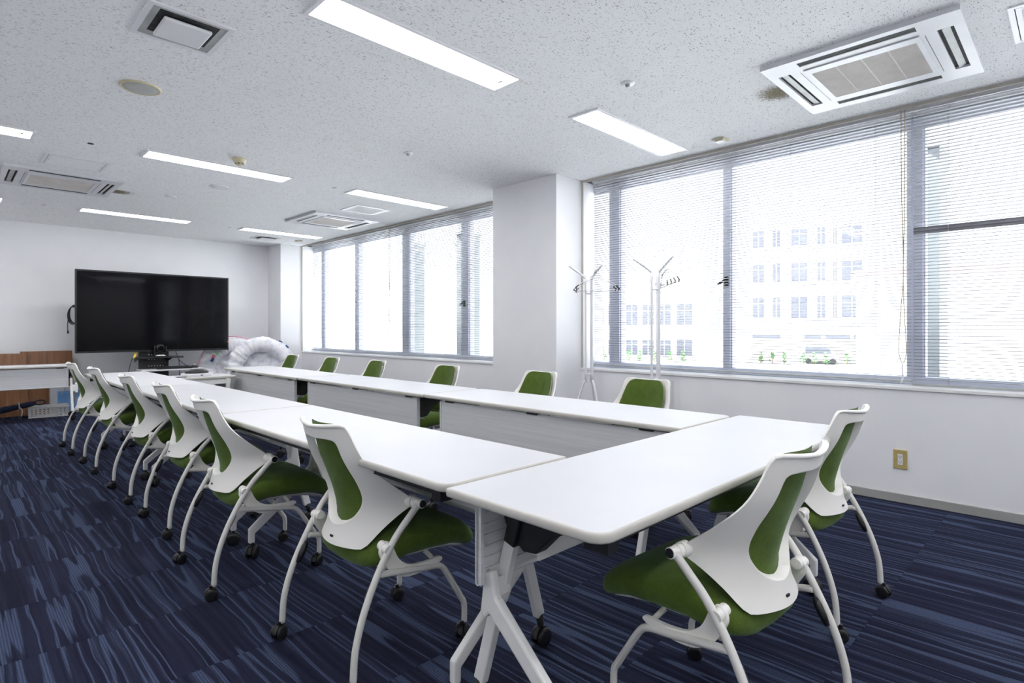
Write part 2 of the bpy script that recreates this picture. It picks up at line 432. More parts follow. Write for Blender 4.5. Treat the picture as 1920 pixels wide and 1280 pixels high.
# ------------------------------------------------------------------ furniture: flip-top table
TL, TW, TH = 1.80, .50, .703
def rounded(x0, x1, y0, y1, rs, n=6):
    # outline counter-clockwise from lower-left; rs = radii (ll, lr, ur, ul)
    out = []
    for (cx, cy, a0), r in zip(((x0, y0, PI), (x1, y0, 1.5*PI), (x1, y1, 0), (x0, y1, .5*PI)), rs):
        px = cx+(r if cx == x0 else -r); py = cy+(r if cy == y0 else -r)
        for k in range(n+1):
            a = a0+.5*PI*k/n; out.append((px+r*math.cos(a), py+r*math.sin(a)))
    return out
def inset(poly, d):
    n = len(poly); out = []
    for i in range(n):
        p = Vector(poly[i-1]); q = Vector(poly[i]); r = Vector(poly[(i+1) % n])
        t = (r-p); t = t.normalized(); out.append((q.x-t.y*d, q.y+t.x*d))
    return out
def tabletop(mb, x0, x1, y0, y1, z1, th, rs, mi_top=0, mi_edge=1):
    o0 = rounded(x0, x1, y0, y1, rs)
    prof = [(.007, 0), (.003, .0008), (.0008, .003), (0, .008), (.0004, th-.006), (.003, th-.0015), (.008, th)]
    n = len(o0); vs = []
    for d, dz in prof:
        for p in inset(o0, d): vs.append((p[0], p[1], z1-dz))
    fs = []
    for i in range(len(prof)-1):
        for k in range(n): fs.append((i*n+k, (i+1)*n+k, (i+1)*n+(k+1) % n, i*n+(k+1) % n))
    mb.add(vs, fs, mi_edge, True)
    k0 = len(mb.v)-len(vs)
    mb.f.append([k0+k for k in range(n)]); mb.m.append(mi_top); mb.smooth.append(False)
    mb.f.append([k0+(len(prof)-1)*n+k for k in range(n)][::-1]); mb.m.append(mi_top); mb.smooth.append(False)

def caster_mb(r=.025, wdt=.013):
    # twin-wheel caster, origin on the floor under the wheels' axle
    prof = [(0, -wdt/2), (r*.55, -wdt/2), (r*.9, -wdt*.42), (r, -wdt*.2), (r, wdt*.2), (r*.9, wdt*.42), (r*.55, wdt/2), (0, wdt/2)]
    hood = MB()
    pts = []
    for k in range(9):
        a = R(-20+200*k/8); pts.append((math.cos(a)*r*1.06, r+math.sin(a)*r*1.08))
    pts += [(-r*.5, r*.95), (r*.5, r*.95)]
    hood.prism(pts, -.008, .008, lambda u, v, q: (u, q, v))
    hood.cyl((0, 0, r*1.6), (0, 0, r*2.45), .008, 10)
    wheel = MB(); wheel.lathe(prof, 18, 0, Matrix.Rotation(PI/2, 4, 'X'))
    return hood.mesh('caster', M['black'], True), wheel.mesh('wheel', M['black'])
CH, CWH = caster_mb()
CH2, CWH2 = caster_mb(.032, .016)
def caster(parent, x, y, rz, big=False, z=0):
    o = bpy.data.objects.new('caster', CH2 if big else CH); C.objects.link(o); o.parent = parent
    o.location = (x, y, z); o.rotation_euler = (0, 0, rz)
    for s in (-1, 1):
        q = bpy.data.objects.new('wheel', CWH2 if big else CWH); C.objects.link(q); q.parent = o
        q.location = (0, s*(.0165 if big else .0145), .032 if big else .025)
    return o
def make_table(name, label, L=TL, H=TH, group=None, off=.17, panel_in=.085):
    # local: length along x, sitter's side -y, modesty panel at +y
    t = thing(name, label, 'table', group=group)
    tb = MB(); tabletop(tb, -L/2, L/2, -TW/2, TW/2, H, .024, (.045, .045, .007, .007))
    tb.build('tabletop', [M['tabletop'], M['edge']], t)
    # modesty panel with a bead along its lower edge and a ribbed inner face
    x0, x1 = -L/2+panel_in, L/2-.14
    p = MB(); p.box(x0, x1, TW/2-.036, TW/2-.026, H-.262, H-.032)
    for k in range(7): p.box(x0+.012, x1-.012, TW/2-.0405, TW/2-.0358, H-.25+.03*k, H-.229+.03*k)
    p.cyl((x0, TW/2-.031, H-.265), (x1, TW/2-.031, H-.265), .008, 10)
    p.box(x0, x0+.012, TW/2-.046, TW/2-.022, H-.268, H-.036); p.box(x1-.012, x1, TW/2-.046, TW/2-.022, H-.268, H-.036)
    p.build('modesty_panel', M['panel'], t)
    for fx in (.06, .5, .94):
        x = x0+(x1-x0)*fx
        q = MB(); q.box(x-.035, x+.035, TW/2-.05, TW/2-.018, H-.036, H-.0235); q.build('panel_clip', M['black'], t)
    # stretcher beam and flip lever bar
    q = MB(); q.box(-L/2+.19, L/2-.19, .095, .15, H-.19, H-.155); q.box(-L/2+.19, L/2-.19, .09, .10, H-.20, H-.145)
    q.build('stretcher_beam', M['leg'], t, bevel=.003)
    q = MB(); q.box(-L/2+.07, L/2-.07, -TW/2+.040, -TW/2+.060, H-.050, H-.026)
    for s in (-1, 1): q.box(s*(L/2-.09)-.02, s*(L/2-.09)+.02, -TW/2+.036, -TW/2+.10, H-.066, H-.024)
    q.build('lever_bar', M['black'], t)
    for xh in (x0+.03, x1-.03):
        q = MB(); q.tube(catmull([(xh, TW/2-.038, H-.235), (xh, TW/2-.052, H-.262), (xh+.004, TW/2-.048, H-.30), (xh+.02, TW/2-.075, H-.335), (xh+.035, TW/2-.09, H-.36)], 5), .0055, 8)
        q.build('bag_hook', M['duct'], t)
    for s in (-1, 1):
        X = s*(L/2-off); XB = s*(L/2-off+.052)
        # black tilting bracket under the top
        b = MB()
        b.prism([(-.15, H-.024), (.20, H-.024), (.205, H-.10), (.19, H-.135), (.13, H-.18), (.085, H-.175), (.03, H-.12), (-.06, H-.075), (-.14, H-.06)], X-s*.02-.022, X-s*.02+.022, lambda u, v, q: (q, u, v))
        b.build('tilt_bracket', M['black'], t, bevel=.004)
        # straight post to the front caster
        a0 = Vector((X, .155, H-.105)); a1 = Vector((X, TW/2+.050, .110))
        q = MB(); q.bar(a0, a1, .026, .038, 0, (0, 1, 0)); q.build('post', M['leg'], t, bevel=.004)
        q = MB(); q.bar(a0-(a1-a0)*.07, a0+(a1-a0)*.13, .029, .041, 0, (0, 1, 0)); q.build('post_cap', M['black'], t, bevel=.004)
        d = (a1-a0).normalized()
        q = MB(); q.tube([a1-d*.005, a1+d*.03, Vector((X, TW/2+.058, .07))], [.016, .012, .011], 10); q.build('ferrule', M['black'], t)
        caster(t, X, TW/2+.062, R(20*s+70), True)
        # branch leg, cast on to the post, with an upright stub over its caster
        k = a0+(a1-a0)*.42; e = Vector((XB, -TW/2+.115, .145))
        up = k+Vector((0, -.004, 0))
        q = MB()
        poly = [(up.y-.026, up.z+.080), (up.y+.006, up.z+.066), (up.y+.022, up.z-.045), (up.y+.002, up.z-.056), (up.y-.014, up.z-.038), (e.y+.028, e.z-.026), (e.y+.028, .075), (e.y, .075), (e.y, e.z), (up.y-.040, up.z+.012)]
        q.prism(poly, XB-s*.014, XB+s*.012, lambda u, v, w_: (w_, u, v))
        q.prism([(up.y-.020, up.z+.055), (up.y+.006, up.z+.048), (up.y+.018, up.z-.030), (up.y-.010, up.z-.034), (up.y-.026, up.z+.005)], X-s*.014, XB-s*.010, lambda u, v, w_: (w_, u, v)); q.build('branch_leg', M['leg'], t, bevel=.007)
        caster(t, XB-s*.006, e.y+.016, R(100-35*s), True)
    return t
TG = 'white flip-top tables of the meeting square'
tab = make_table('folding_table', 'white flip-top table closing the near end of the square, two chairs behind it', group=TG)
tab.location = (.928+TL/2, .925, 0)
nr = [('white table of the chair-back row nearest the camera, butting against the end table', 1.187),
      ('middle white table of the long row with six chairs seen from behind', 1.187+1.805),
      ('white table at the television end of the row with chairs seen from behind', 1.187+3.61)]
for lb, y in nr: dup(tab, (1.191, y+.90, 0), -PI/2, lb)
fr_ = [('white window-side table nearest the camera, grey panel meeting the end table', 1.187),
       ('middle window-side white table with a gap at each end of its grey panel', 2.99),
       ('white window-side table at the far end, before the silver fabric rings', 4.80)]
for k, (lb, y) in enumerate(fr_): dup(tab, (2.435-.010*k, y+.90, 0), PI/2, lb)
lt = make_table('folding_table', 'low white table with grey front panel before the brown boards by the far wall', L=1.6, H=.675, off=.055)
lt.location = (.40, 9.12, 0); lt.rotation_euler = (0, 0, PI)

# ------------------------------------------------------------------ furniture: nesting chair
CT = [(.35, .084), (.39, .084), (.43, .095), (.48, .101), (.54, .089), (.61, .070), (.68, .048), (.74, .032), (.78, .022), (.815, .017)]
KT = [(.36, 2.0), (.39, 2.1), (.43, 2.6), (.48, 3.1), (.54, 3.7), (.61, 2.8), (.66, 2.2), (.70, 1.9), (.76, 1.8), (.82, 1.8)]
def surf(l, z, off=0):
    # back surface of the chair: forward, lateral, height (forward measured from the rear casters)
    c = lerp_tab(CT, z); k = lerp_tab(KT, z)
    f = c+k*l*l; sl = 2*k*l; q = 1/math.sqrt(1+sl*sl)
    return Vector((f+off*q-.25, l-off*sl*q, z))
def half(pts, n):
    return resample(catmull([(x, y, 0) for x, y in pts], 10), n)
def full(pts, n):
    h = half(pts, n); right = [(p.x, p.y) for p in h]
    return right+[(-x, y) for x, y in right[-2:0:-1]]
OUT = [(0, .803), (.07, .808), (.130, .813), (.150, .808), (.160, .787), (.167, .75), (.180, .70), (.196, .65), (.208, .608), (.215, .580), (.218, .563), (.219, .545), (.212, .526), (.199, .508), (.180, .478), (.164, .450), (.150, .420), (.141, .405), (.125, .397), (.06, .395), (0, .394)]
HOLE = [(0, .760), (.06, .762), (.098, .759), (.109, .745), (.115, .71), (.123, .665), (.128, .62), (.126, .580), (.117, .54), (.100, .507), (.075, .480), (.041, .463), (0, .456)]
PAD = [(0, .807), (.06, .808), (.100, .806), (.125, .794), (.140, .770), (.149, .74), (.160, .69), (.168, .64), (.173, .59), (.174, .55), (.165, .51), (.145, .475), (.11, .448), (.06, .436), (0, .432)]
def match(outer, inner_curve, n):
    return full(outer, n), full(inner_curve, n)
def ring_shell(mb, A, B, rings, off0, off1):
    n = len(A); vs = []
    for off in (off0, off1):
        for r_ in range(rings+1):
            t_ = r_/rings
            for (ax, az), (bx, bz) in zip(A, B): vs.append(surf(ax+(bx-ax)*t_, az+(bz-az)*t_, off))
    S = (rings+1)*n; fs = []
    for r_ in range(rings):
        for k in range(n):
            a, b, c, d = r_*n+k, r_*n+(k+1) % n, (r_+1)*n+(k+1) % n, (r_+1)*n+k
            fs.append((a, b, c, d)); fs.append((S+d, S+c, S+b, S+a))
    for r_ in (0, rings):
        for k in range(n):
            a, b = r_*n+k, r_*n+(k+1) % n
            fs.append((b, a, S+a, S+b) if r_ == 0 else (a, b, S+b, S+a))
    mb.add(vs, fs, 0, True)
def cushion(mb, O, layers, cz):
    # puffed pad: concentric rings to the centre, front and back
    n = len(O); vs = []; steps = layers
    for side in (0, 1):
        for q in range(steps):
            s = 1-q/steps
            for x, z in O:
                off = (.013+.011*(1-s**5)) if side else (.013-.002*(1-s**4))
                if q == 0: off = .013
                vs.append(surf(x*s, cz+(z-cz)*s, off+.014))
        vs.append(surf(0, cz, (.024 if side else .011)+.014))
    fs = []; S = steps*n+1
    for side in (0, 1):
        for q in range(steps-1):
            for k in range(n):
                a, b, c, d = q*n+k, q*n+(k+1) % n, (q+1)*n+(k+1) % n, (q+1)*n+k
                fs.append([side*S+i for i in ((a, b, c, d) if not side else (d, c, b, a))])
        for k in range(n):
            a, b = (steps-1)*n+k, (steps-1)*n+(k+1) % n
            fs.append([side*S+i for i in ((a, b, steps*n) if not side else (b, a, steps*n))])
    mb.add(vs, fs, 0, True)
def superell(mb, cx, ax, ay, az, fz, e1=.45, e2=.5, nu=14, nv=32):
    sg = lambda v, e: math.copysign(abs(v)**e, v)
    vs = []
    for i in range(1, nu):
        th = -PI/2+PI*i/nu
        for k in range(nv):
            ph = 2*PI*k/nv
            x = ax*sg(math.cos(th), e1)*sg(math.cos(ph), e2); y = ay*sg(math.cos(th), e1)*sg(math.sin(ph), e2)
            vs.append((cx+x, y, fz(cx+x, y)+az*sg(math.sin(th), .8)))
    vs.append((cx, 0, fz(cx, 0)-az)); vs.append((cx, 0, fz(cx, 0)+az))
    b0 = len(vs)-2; fs = []
    for i in range(nu-2):
        for k in range(nv): fs.append((i*nv+k, i*nv+(k+1) % nv, (i+1)*nv+(k+1) % nv, (i+1)*nv+k))
    for k in range(nv): fs.append((b0, (k+1) % nv, k)); fs.append((b0+1, (nu-2)*nv+k, (nu-2)*nv+(k+1) % nv))
    mb.add(vs, fs, 0, True)
def V(f, l, z): return Vector((f-.25, l, z))
def make_chair(name, label, group):
    t = thing(name, label, 'chair', group=group)
    A, B = match(OUT, HOLE, 44)
    m = MB(); ring_shell(m, A, B, 7, -.004, .004)
    # flange round the opening, reaching forward to the cushion
    k0 = [surf(x, z, -.004) for x, z in B]; k1 = [surf(x*.955, .605+(z-.605)*.97, .024) for x, z in B]; k2 = [surf(x*.935, .605+(z-.605)*.955, .024) for x, z in B]; k3 = [surf(x*.975, .605+(z-.605)*.985, -.003) for x, z in B]
    nb = len(B); m.add(k0+k1+k2+k3, [(a*nb+q, a*nb+(q+1) % nb, ((a+1) % 4)*nb+(q+1) % nb, ((a+1) % 4)*nb+q) for a in range(4) for q in range(nb)], 0, True)
    lip = [surf(x, z-.004, -.006) for x, z in sorted(((x, z) for x, z in A if z > .768), key=lambda p: p[0])]
    m.tube(lip, [.0066*min(1, (min(i_, len(lip)-1-i_)+.6)/4.5) for i_ in range(len(lip))], 8)
    sh = m.build('backrest_shell', M['chair_white'], t, fix=True, angle=55)
    m = MB(); m.box(-.003, .002, -.0085, .0085, -.0035, .0035)
    m.build('name_slot', M['black'], sh, loc=surf(0, .418, -.004), bevel=.001)
    m = MB(); cushion(m, full(PAD, 40), 9, .62); m.build('back_cushion', M['green'], t, fix=True, angle=70)
    fz = lambda x, y: .394-1.75*max(0, x-.13)**2-.22*max(0, -x+.03)+.015*(y/.22)**2*(1 if x < .1 else .4)
    m = MB(); superell(m, .104, .240, .225, .056, fz); m.build('seat', M['green'], t, fix=True, angle=70)
    fz2 = lambda x, y: .350-1.6*max(0, x-.13)**2-.16*max(0, -x+.03)+.02*(y/.2)**2
    m = MB(); superell(m, .14, .175, .195, .032, fz2, .5, .5, 8, 24); m.build('seat_pan', M['chair_white'], t, fix=True, angle=70)
    for s in (-1, 1):
        # hub joining shell arm and rear leg
        h = V(.258, s*.208, .545); e = V(.266, s*.272, .545)
        m = MB(); m.tube([h, h.lerp(e, .35), h.lerp(e, .36), h.lerp(e, .6), h.lerp(e, .61), e], [.021, .020, .017, .017, .0150, .0150], 16)
        hb = m.build('hub', M['chair_white'], t, fix=True)
        m = MB(); m.cyl(e+Vector((0, -s*.002, 0)), e+Vector((0, s*.0015, 0)), .0125, 16); m.build('hub_cap', M['black'], hb)
        # swept rear leg
        pts = catmull([V(.262, s*.258, .545), V(.225, s*.254, .506), V(.175, s*.25, .450), V(.120, s*.248, .365), V(.066, s*.25, .255), V(.034, s*.252, .150), V(.026, s*.252, .055)], 6)
        m = MB(); m.tube(pts, .0110, 12); m.build('rear_leg', M['tube'], t)
        caster(t, .015-.25, s*.252, R(18*s+8))
        m = MB(); m.tube([V(.112, s*.238, .330), V(.101, s*.2345, .312), V(.088, s*.2345, .287), V(.078, s*.238, .262)], [.008, .0115, .0115, .008], 10); m.build('grip', M['black'], t)
        # side rail running into the front leg
        pts = catmull([V(.118, s*.246, .350), V(.20, s*.240, .334), V(.30, s*.234, .315), V(.360, s*.228, .303), V(.392, s*.224, .282), V(.44, s*.216, .212), V(.480, s*.210, .150), V(.497, s*.208, .118), V(.498, s*.208, .055)], 5)
        m = MB(); m.tube(pts, .0105, 12); m.build('front_leg', M['tube'], t)
        caster(t, .487-.25, s*.208, R(-25*s+10))
        m = MB(); m.tube([V(.372, s*.226, .300), V(.345, s*.175, .345)], .0085, 10); m.build('stay', M['tube'], t)
        # pivot and curved bracket carrying the pan
        m = MB(); m.tube([V(.150, s*.256, .420), V(.152, s*.205, .424)], .0155, 14)
        poly = [(p.x, p.y) for p in catmull([(.132, .405, 0), (.140, .434, 0), (.162, .438, 0), (.178, .420, 0), (.202, .372, 0), (.245, .342, 0), (.31, .333, 0), (.37, .334, 0), (.37, .318, 0), (.29, .304, 0), (.225, .308, 0), (.180, .332, 0), (.152, .365, 0)], 4, True)]
        m.prism(poly, s*.221, s*.233, lambda u, v, w_: V(u, w_, v)); m.build('pan_bracket', M['chair_white'], t, fix=True, angle=30)
    m = MB(); m.cyl(V(.168, -.20, .345), V(.168, .20, .345), .009, 10); m.build('cross_bar', M['tube'], t)
    return t
G1 = 'chairs along the row seen from behind'; G2 = 'chairs along the window side'; G3 = 'chairs at the near end of the square'
ch = make_chair('nesting_chair', 'white-backed green chair nearest the camera in the left row, beside the end table corner', G1)
ch.location = (1.098, 1.800, 0)
left = [(1.030, 2.785, -2, 'second green and white chair of the left row, counted from the camera'),
        (1.085, 3.70, 0, 'third green and white chair of the left row, counted from the camera'),
        (1.08, 4.56, 0, 'fourth green and white chair of the left row, counted from the camera'),
        (1.07, 5.64, 0, 'second last green and white chair of the left row, below the television'),
        (1.05, 6.60, 0, 'green and white chair at the far end of the left row, by the basket')]
for x, y, a, lb in left: dup(ch, (x, y, 0), R(a), lb, G1)
far = [(2.88, 1.90, 'window-side green chair nearest the camera, in front of the right coat rack'),
       (2.90, 2.80, 'window-side green chair in front of the pillar, its back tall over the table'),
       (2.86, 3.83, 'window-side green chair at the near end of the farther window'),
       (2.86, 4.94, 'window-side green chair under the middle of the farther window'),
       (2.85, 5.84, 'window-side green chair under the far end of the farther window'),
       (2.82, 6.77, 'farthest window-side green chair, before the silver fabric rings')]
for x, y, lb in far: dup(ch, (x, y, 0), PI+R(random.uniform(-2, 2)), lb, G2)
dup(ch, (1.584, .710, 0), R(86), 'large green and white chair at the end table corner, feet cut by the picture bottom', G3)
dup(ch, (2.540, .835, 0), R(87), 'green and white chair at the end table nearest the wall socket', G3)

# ------------------------------------------------------------------ ceiling lamps
def make_lamp(name, label, group):
    t = thing(name, label, 'light', group=group)
    L, W = 1.16, .205
    m = MB(); m.plate([-L/2-.02, -L/2, L/2, L/2+.02], [-W/2-.02, -W/2, W/2, W/2+.02], -.008, 0, {(1, 1)}); m.build('lamp_frame', M['white_plastic'], t)
    m = MB(); m.add([(-L/2, -W/2, -.0035), (L/2, -W/2, -.0035), (L/2, W/2, -.0035), (-L/2, W/2, -.0035)], [(3, 2, 1, 0)]); m.build('lamp_diffuser', M['lamp'], t)
    m = MB(); m.box(L/2-.06, L/2-.045, -.02, .02, -.0065, -.004); m.build('lamp_catch', M['grey'], t)
    return t
lamps = [((1.763, 2.39), 'large bright ceiling light at the top centre, nearest the camera'),
         ((3.615, 2.35), 'ceiling light beside the near window, right of the pillar'),
         ((1.763, 5.41), 'ceiling light beside the cream smoke detector'),
         ((3.600, 5.37), 'ceiling light left of the pillar, before the middle air conditioner'),
         ((1.763, 8.47), 'farthest ceiling light above the television'),
         ((3.610, 8.46), 'farthest ceiling light near the window corner, by the small vent'),
         ((-.11, 5.50), 'ceiling light cut by the left picture edge, before the left air conditioner'),
         ((-.11, 8.47), 'ceiling light at the far left, only its end corner showing')]
lp = None
for (x, y), lb in lamps:
    if lp is None: lp = make_lamp('ceiling_light', lb, 'recessed ceiling lights'); lp.location = (x, y, HC)
    else: dup(lp, (x, y, HC), 0, lb)
for x, y, lb in ((-.11, 2.4, 'over the room left side, level with the nearest table'), (1.763, -.65, 'straight behind the camera on the left'), (3.6, -.65, 'behind the camera beside the near window'), (-.11, -.65, 'over the corner where the camera stands')):
    dup(lp, (x, y, HC), 0, 'ceiling light outside the picture '+lb)

# ------------------------------------------------------------------ ceiling cassettes
def make_ac(name, label, group):
    # local: long slots run along y on the +x and -x sides; side vents at the y ends
    t = thing(name, label, 'air conditioner', group=group); t.scale = (1, 1, .78)
    h = .437
    m = MB()
    xs = [-h, -.395, -.340, -.29, .225+.005, .30, .352, h]
    ys = [-h, -.39, -.335, -.27, .27, .335, .39, h]
    m.plate([-h, -.396, -.341, -.285, .285, .316, .371, h], [-h, -.395, -.33, -.262, .262, .33, .395, h], -.030, -.0, {(1, 3), (5, 3), (3, 1), (3, 5)})
    m.build('panel', M['ac_white'], t, bevel=.006)
    m = MB(); m.plate([-.285, -.225, .225, .285], [-.262, -.24, .24, .262], -.037, -.030, {(1, 1)}); m.build('intake_frame', M['ac_white'], t, bevel=.002)
    m = MB(); m.box(-.226, .226, -.241, .241, -.034, -.030); g_ = m.build('intake_grille', M['grille'], t)
    b = MB()
    for k in range(44):
        x = -.218+.436*k/43; b.box(x-.0018, x+.0018, -.24, .24, -.0356, -.0338)
    for y in (-.12, 0, .12): b.box(-.225, .225, y-.002, y+.002, -.0352, -.0338)
    b = b.build('grille_ribs', M['grille_rib'], t); b['kind'] = 'stuff'
    for s in (-1, 1):
        m = MB(); m.box(-.003, .003, -.002, .002, 0, 0)
    for x0, x1 in ((-.396, -.341), (.316, .371)):
        m = MB(); m.box(x0, x1, -.262, .262, -.0275, -.004); o = m.build('slot_shade_fill', M['dark'], t)  # near-flush dark fill; the slot's inner shade is put into its colour
        xm = (x0+x1)/2
        m = MB(); m.bar((x1-.004, -.255, -.0285), (x1-.004, .255, -.0285), .006, .002); m.build('slot_flap', M['grey'], t)
    for y0, y1 in ((-.395, -.33), (.33, .395)):
        m = MB(); m.box(-.285, .285, y0, y1, -.014, -.004); m.build('slot_shade_fill', M['dark'], t)
        ym = (y0+y1)/2
        m = MB(); m.bar((-.275, ym, -.020), (.275, ym, -.020), .032, .005, 0, (0, .55*(1 if y0 < 0 else -.2), 1)); m.build('slot_flap', M['duct'], t)
    for s in (-1, 1):
        m = MB(); m.box(-.27, .27, s*.282-.0018, s*.282+.0018, -.0306, -.0295); m.build('seam', M['black'], t)
    return t
ac = make_ac('ceiling_air_conditioner', 'white cassette air conditioner above the near window, top right', 'ceiling air conditioners')
ac.location = (3.625, .820, HC)
dup(ac, (3.645, 7.00, HC), R(90), 'white cassette air conditioner over the farther window, before the corner')
dup(ac, (.815, 7.00, HC), R(90), 'white cassette air conditioner at the left picture edge, beside an access hatch')
def ceil_patch(x, y, rx, ry, seed):
    rnd = random.Random(seed); n = 22
    m = MB(); pts = [(x+rx*math.cos(2*PI*k/n)*rnd.uniform(.6, 1.05), y+ry*math.sin(2*PI*k/n)*rnd.uniform(.6, 1.05), HC-.0012) for k in range(n)]
    m.add(pts, [list(range(n))[::-1]]); return m
ms = mat('dust_stain', (.3, .26, .17), .95, spec=.1); M['dust'] = ms
n = NT(ms); tcd = n.n('ShaderNodeTexCoord'); f = n.noise(n.coords((60, 60, 60)), 1, 4, .7); f2 = n.noise(n.coords((9, 9, 9)), 1, 2, .5)
n.color(n.ramp(f, [(.3, (.10, .085, .045)), (.6, (.36, .31, .20))]))
gr = n.n('ShaderNodeVectorMath', operation='LENGTH'); sb = n.coords((1, 1, 0)); n.l(sb, gr.inputs[0])
al = n.math('MULTIPLY', n.ramp(n.math('ADD', n.math('MULTIPLY', f, .5), n.math('MULTIPLY', gr.outputs['Value'], -1.75)), [(.0, (0, 0, 0)), (.14, (1, 1, 1))]), .75)
n.l(al, n.b.inputs['Alpha'])
o = MB().add([(-.22, -.12, 0), (.22, -.12, 0), (.22, .20, 0), (-.22, .20, 0)], [(3, 2, 1, 0)]).build('ceiling_stain', ms, loc=(3.60, 1.30, HC-.0012)); tag(o, 'brown dust stain on the ceiling beside the near air conditioner', 'stain')
o = MB().add([(-.15, -.10, 0), (.15, -.10, 0), (.15, .10, 0), (-.15, .10, 0)], [(3, 2, 1, 0)]).build('ceiling_stain', ms, loc=(1.30, 7.13, HC-.0012)); tag(o, 'faint brown stain beside the left air conditioner', 'stain')

# hatches, vents, detectors
def make_hatch(label, x, y, sx, sy):
    t = thing('access_hatch', label, 'hatch', (x, y, HC), 0, 'ceiling access hatches')
    m = MB(); m.plate([-sx/2, -sx/2+.022, -sx/2+.026, sx/2-.026, sx/2-.022, sx/2], [-sy/2, -sy/2+.022, -sy/2+.026, sy/2-.026, sy/2-.022, sy/2], -.006, 0, {(1, j) for j in (1, 2, 3)} | {(3, j) for j in (1, 2, 3)} | {(2, 1), (2, 3)} | {(2, 2)})
    m.build('hatch_frame', M['white_plastic'], t)
    m = MB(); m.box(-sx/2+.045, sx/2-.045, -sy/2+.045, sy/2-.045, -.005, -.001); m.build('hatch_door', M['ceiling'], t)
    m = MB(); m.plate([-sx/2+.026, -sx/2+.045, sx/2-.045, sx/2-.026], [-sy/2+.026, -sy/2+.045, sy/2-.045, sy/2-.026], -.006, -.001, {(1, 1)}); m.build('door_rim', M['white_plastic'], t)
    m = MB(); m.box(-sx/2+.021, sx/2-.021, -sy/2+.021, sy/2-.021, -.0012, -.0006); m.build('gap', M['dark'], t)
    for s in (-1, 1):
        m = MB(); m.box(s*(sx/2-.035)-.008, s*(sx/2-.035)+.008, -.004, .004, -.0068, -.0058); m.build('latch', M['grey'], t)
make_hatch('square ceiling hatch behind the left air conditioner', .82, 6.16, .44, .40)
make_hatch('square ceiling hatch beside the middle air conditioner', 3.61, 6.11, .44, .41)
make_hatch('square ceiling hatch cut by the top right picture corner', 3.60, .03, .44, .42)
def make_vent(label, x, y, sx, sy):
    t = thing('ceiling_vent', label, 'vent', (x, y, HC), 0, 'ceiling vents')
    b = .024
    m = MB(); m.plate([-sx/2, -sx/2+b, sx/2-b, sx/2], [-sy/2, -sy/2+b, sy/2-b, sy/2], -.007, 0, {(1, 1)}); m.build('vent_frame', M['white_plastic'], t, bevel=.002)
    m = MB(); m.plate([-sx/2+b-.003, -sx/2+b+.03, sx/2-b-.03, sx/2-b+.003], [-sy/2+b-.003, -sy/2+b+.02, sy/2-b-.05, sy/2-b+.003], -.004, -.001, {(1, 1)}); m.build('vent_throat', M['duct'], t)
    m = MB(); m.box(-sx/2+b, sx/2-b, -sy/2+b, sy/2-b, -.003, -.0012); m.build('duct', M['dark'], t)
    m = MB(); m.box(-sx/2+.078, sx/2-.078, -sy/2+.080, sy/2-.080, -.026, -.010); m.build('baffle', M['white_plastic'], t, bevel=.006)
make_vent('square ceiling vent with hanging white baffle, top left', .82, 3.06, .36, .37)
make_vent('small square ceiling vent by the far corner', 3.605, 9.08, .36, .34)
def speaker(label, x, y, r, rim):
    t = thing('ceiling_speaker', label, 'speaker', (x, y, HC))
    m = MB(); m.lathe([(r, 0), (r, -.004), (r-.004, -.009), (r-.012, -.010), (r-.014, -.006), (r-.014, 0)], 36); m.build('rim', rim, t)
    m = MB(); m.lathe([(r-.013, -.003), (r-.015, -.0075), (r*.5, -.011), (0, -.012)], 36); m.build('speaker_grille', M['mesh_grey'] if rim is M['ivory'] else M['white_plastic'], t)
speaker('round ceiling speaker with cream rim, upper left', .838, 3.965, .108, M['ivory'])
speaker('round white ceiling speaker beyond the second light row', 1.986, 6.156, .085, M['white_plastic'])
t = thing('smoke_detector', 'cream smoke detector on the ceiling by the second light row', 'detector', (1.778, 5.03, HC))
m = MB(); m.lathe([(.055, 0), (.056, -.012), (.050, -.016), (.046, -.030), (.034, -.040)], 28); m.build('base', M['ivory'], t)
m = MB(); m.lathe([(.030, -.038), (.032, -.050), (.024, -.058), (0, -.060)], 20); m.build('sensor_cap', M['ivory'], t)
for k in range(6):
    a = k*PI/3; m = MB(); m.box(-.008, .008, -.0015, .0015, -.0495, -.0425, mtx=Matrix.Translation((.0325*math.cos(a), .0325*math.sin(a), 0)) @ Matrix.Rotation(a+PI/2, 4, 'Z')); m.build('vent_hole', M['dark'], t)
def disc(name, label, cat, x, y, r, hh, dot=True, group=None):
    t = thing(name, label, cat, (x, y, HC), 0, group)
    m = MB(); m.lathe([(r, 0), (r*.97, -hh*.6), (r*.7, -hh), (0, -hh)], 24); m.build('cover', M['white_plastic'], t)
    if dot: m = MB(); m.lathe([(r*.35, -hh), (r*.33, -hh-.012), (0, -hh-.014)], 14); m.build('head', M['grey'], t)
disc('sprinkler_head', 'small white sprinkler cover in the middle of the ceiling', 'sprinkler', 2.695, 3.897, .040, .008)
disc('sprinkler_head', 'small white sprinkler cover between the two front lights', 'sprinkler', 2.84, 1.883, .040, .008)
disc('blank_disc', 'flat oval white cap below the left light', 'cap', 1.758, 6.97, .05, .010, False)
for k, (x, y, lb) in enumerate(((.818, 5.434, 'tiny dark ceiling hole above the left access hatch'), (.837, 8.488, 'tiny dark ceiling hole left of the farthest light'), (2.868, 8.497, 'tiny dark ceiling hole between the two farthest lights'), (2.825, 5.378, 'tiny dark ceiling hole left of the light by the pillar'))):
    m = MB(); m.lathe([(.022, 0), (.020, -.003), (.012, -.004), (0, -.004)], 14); o = m.build('ceiling_plug', M['duct' if k else 'dark'], loc=(x, y, HC)); tag(o, lb, 'plug')
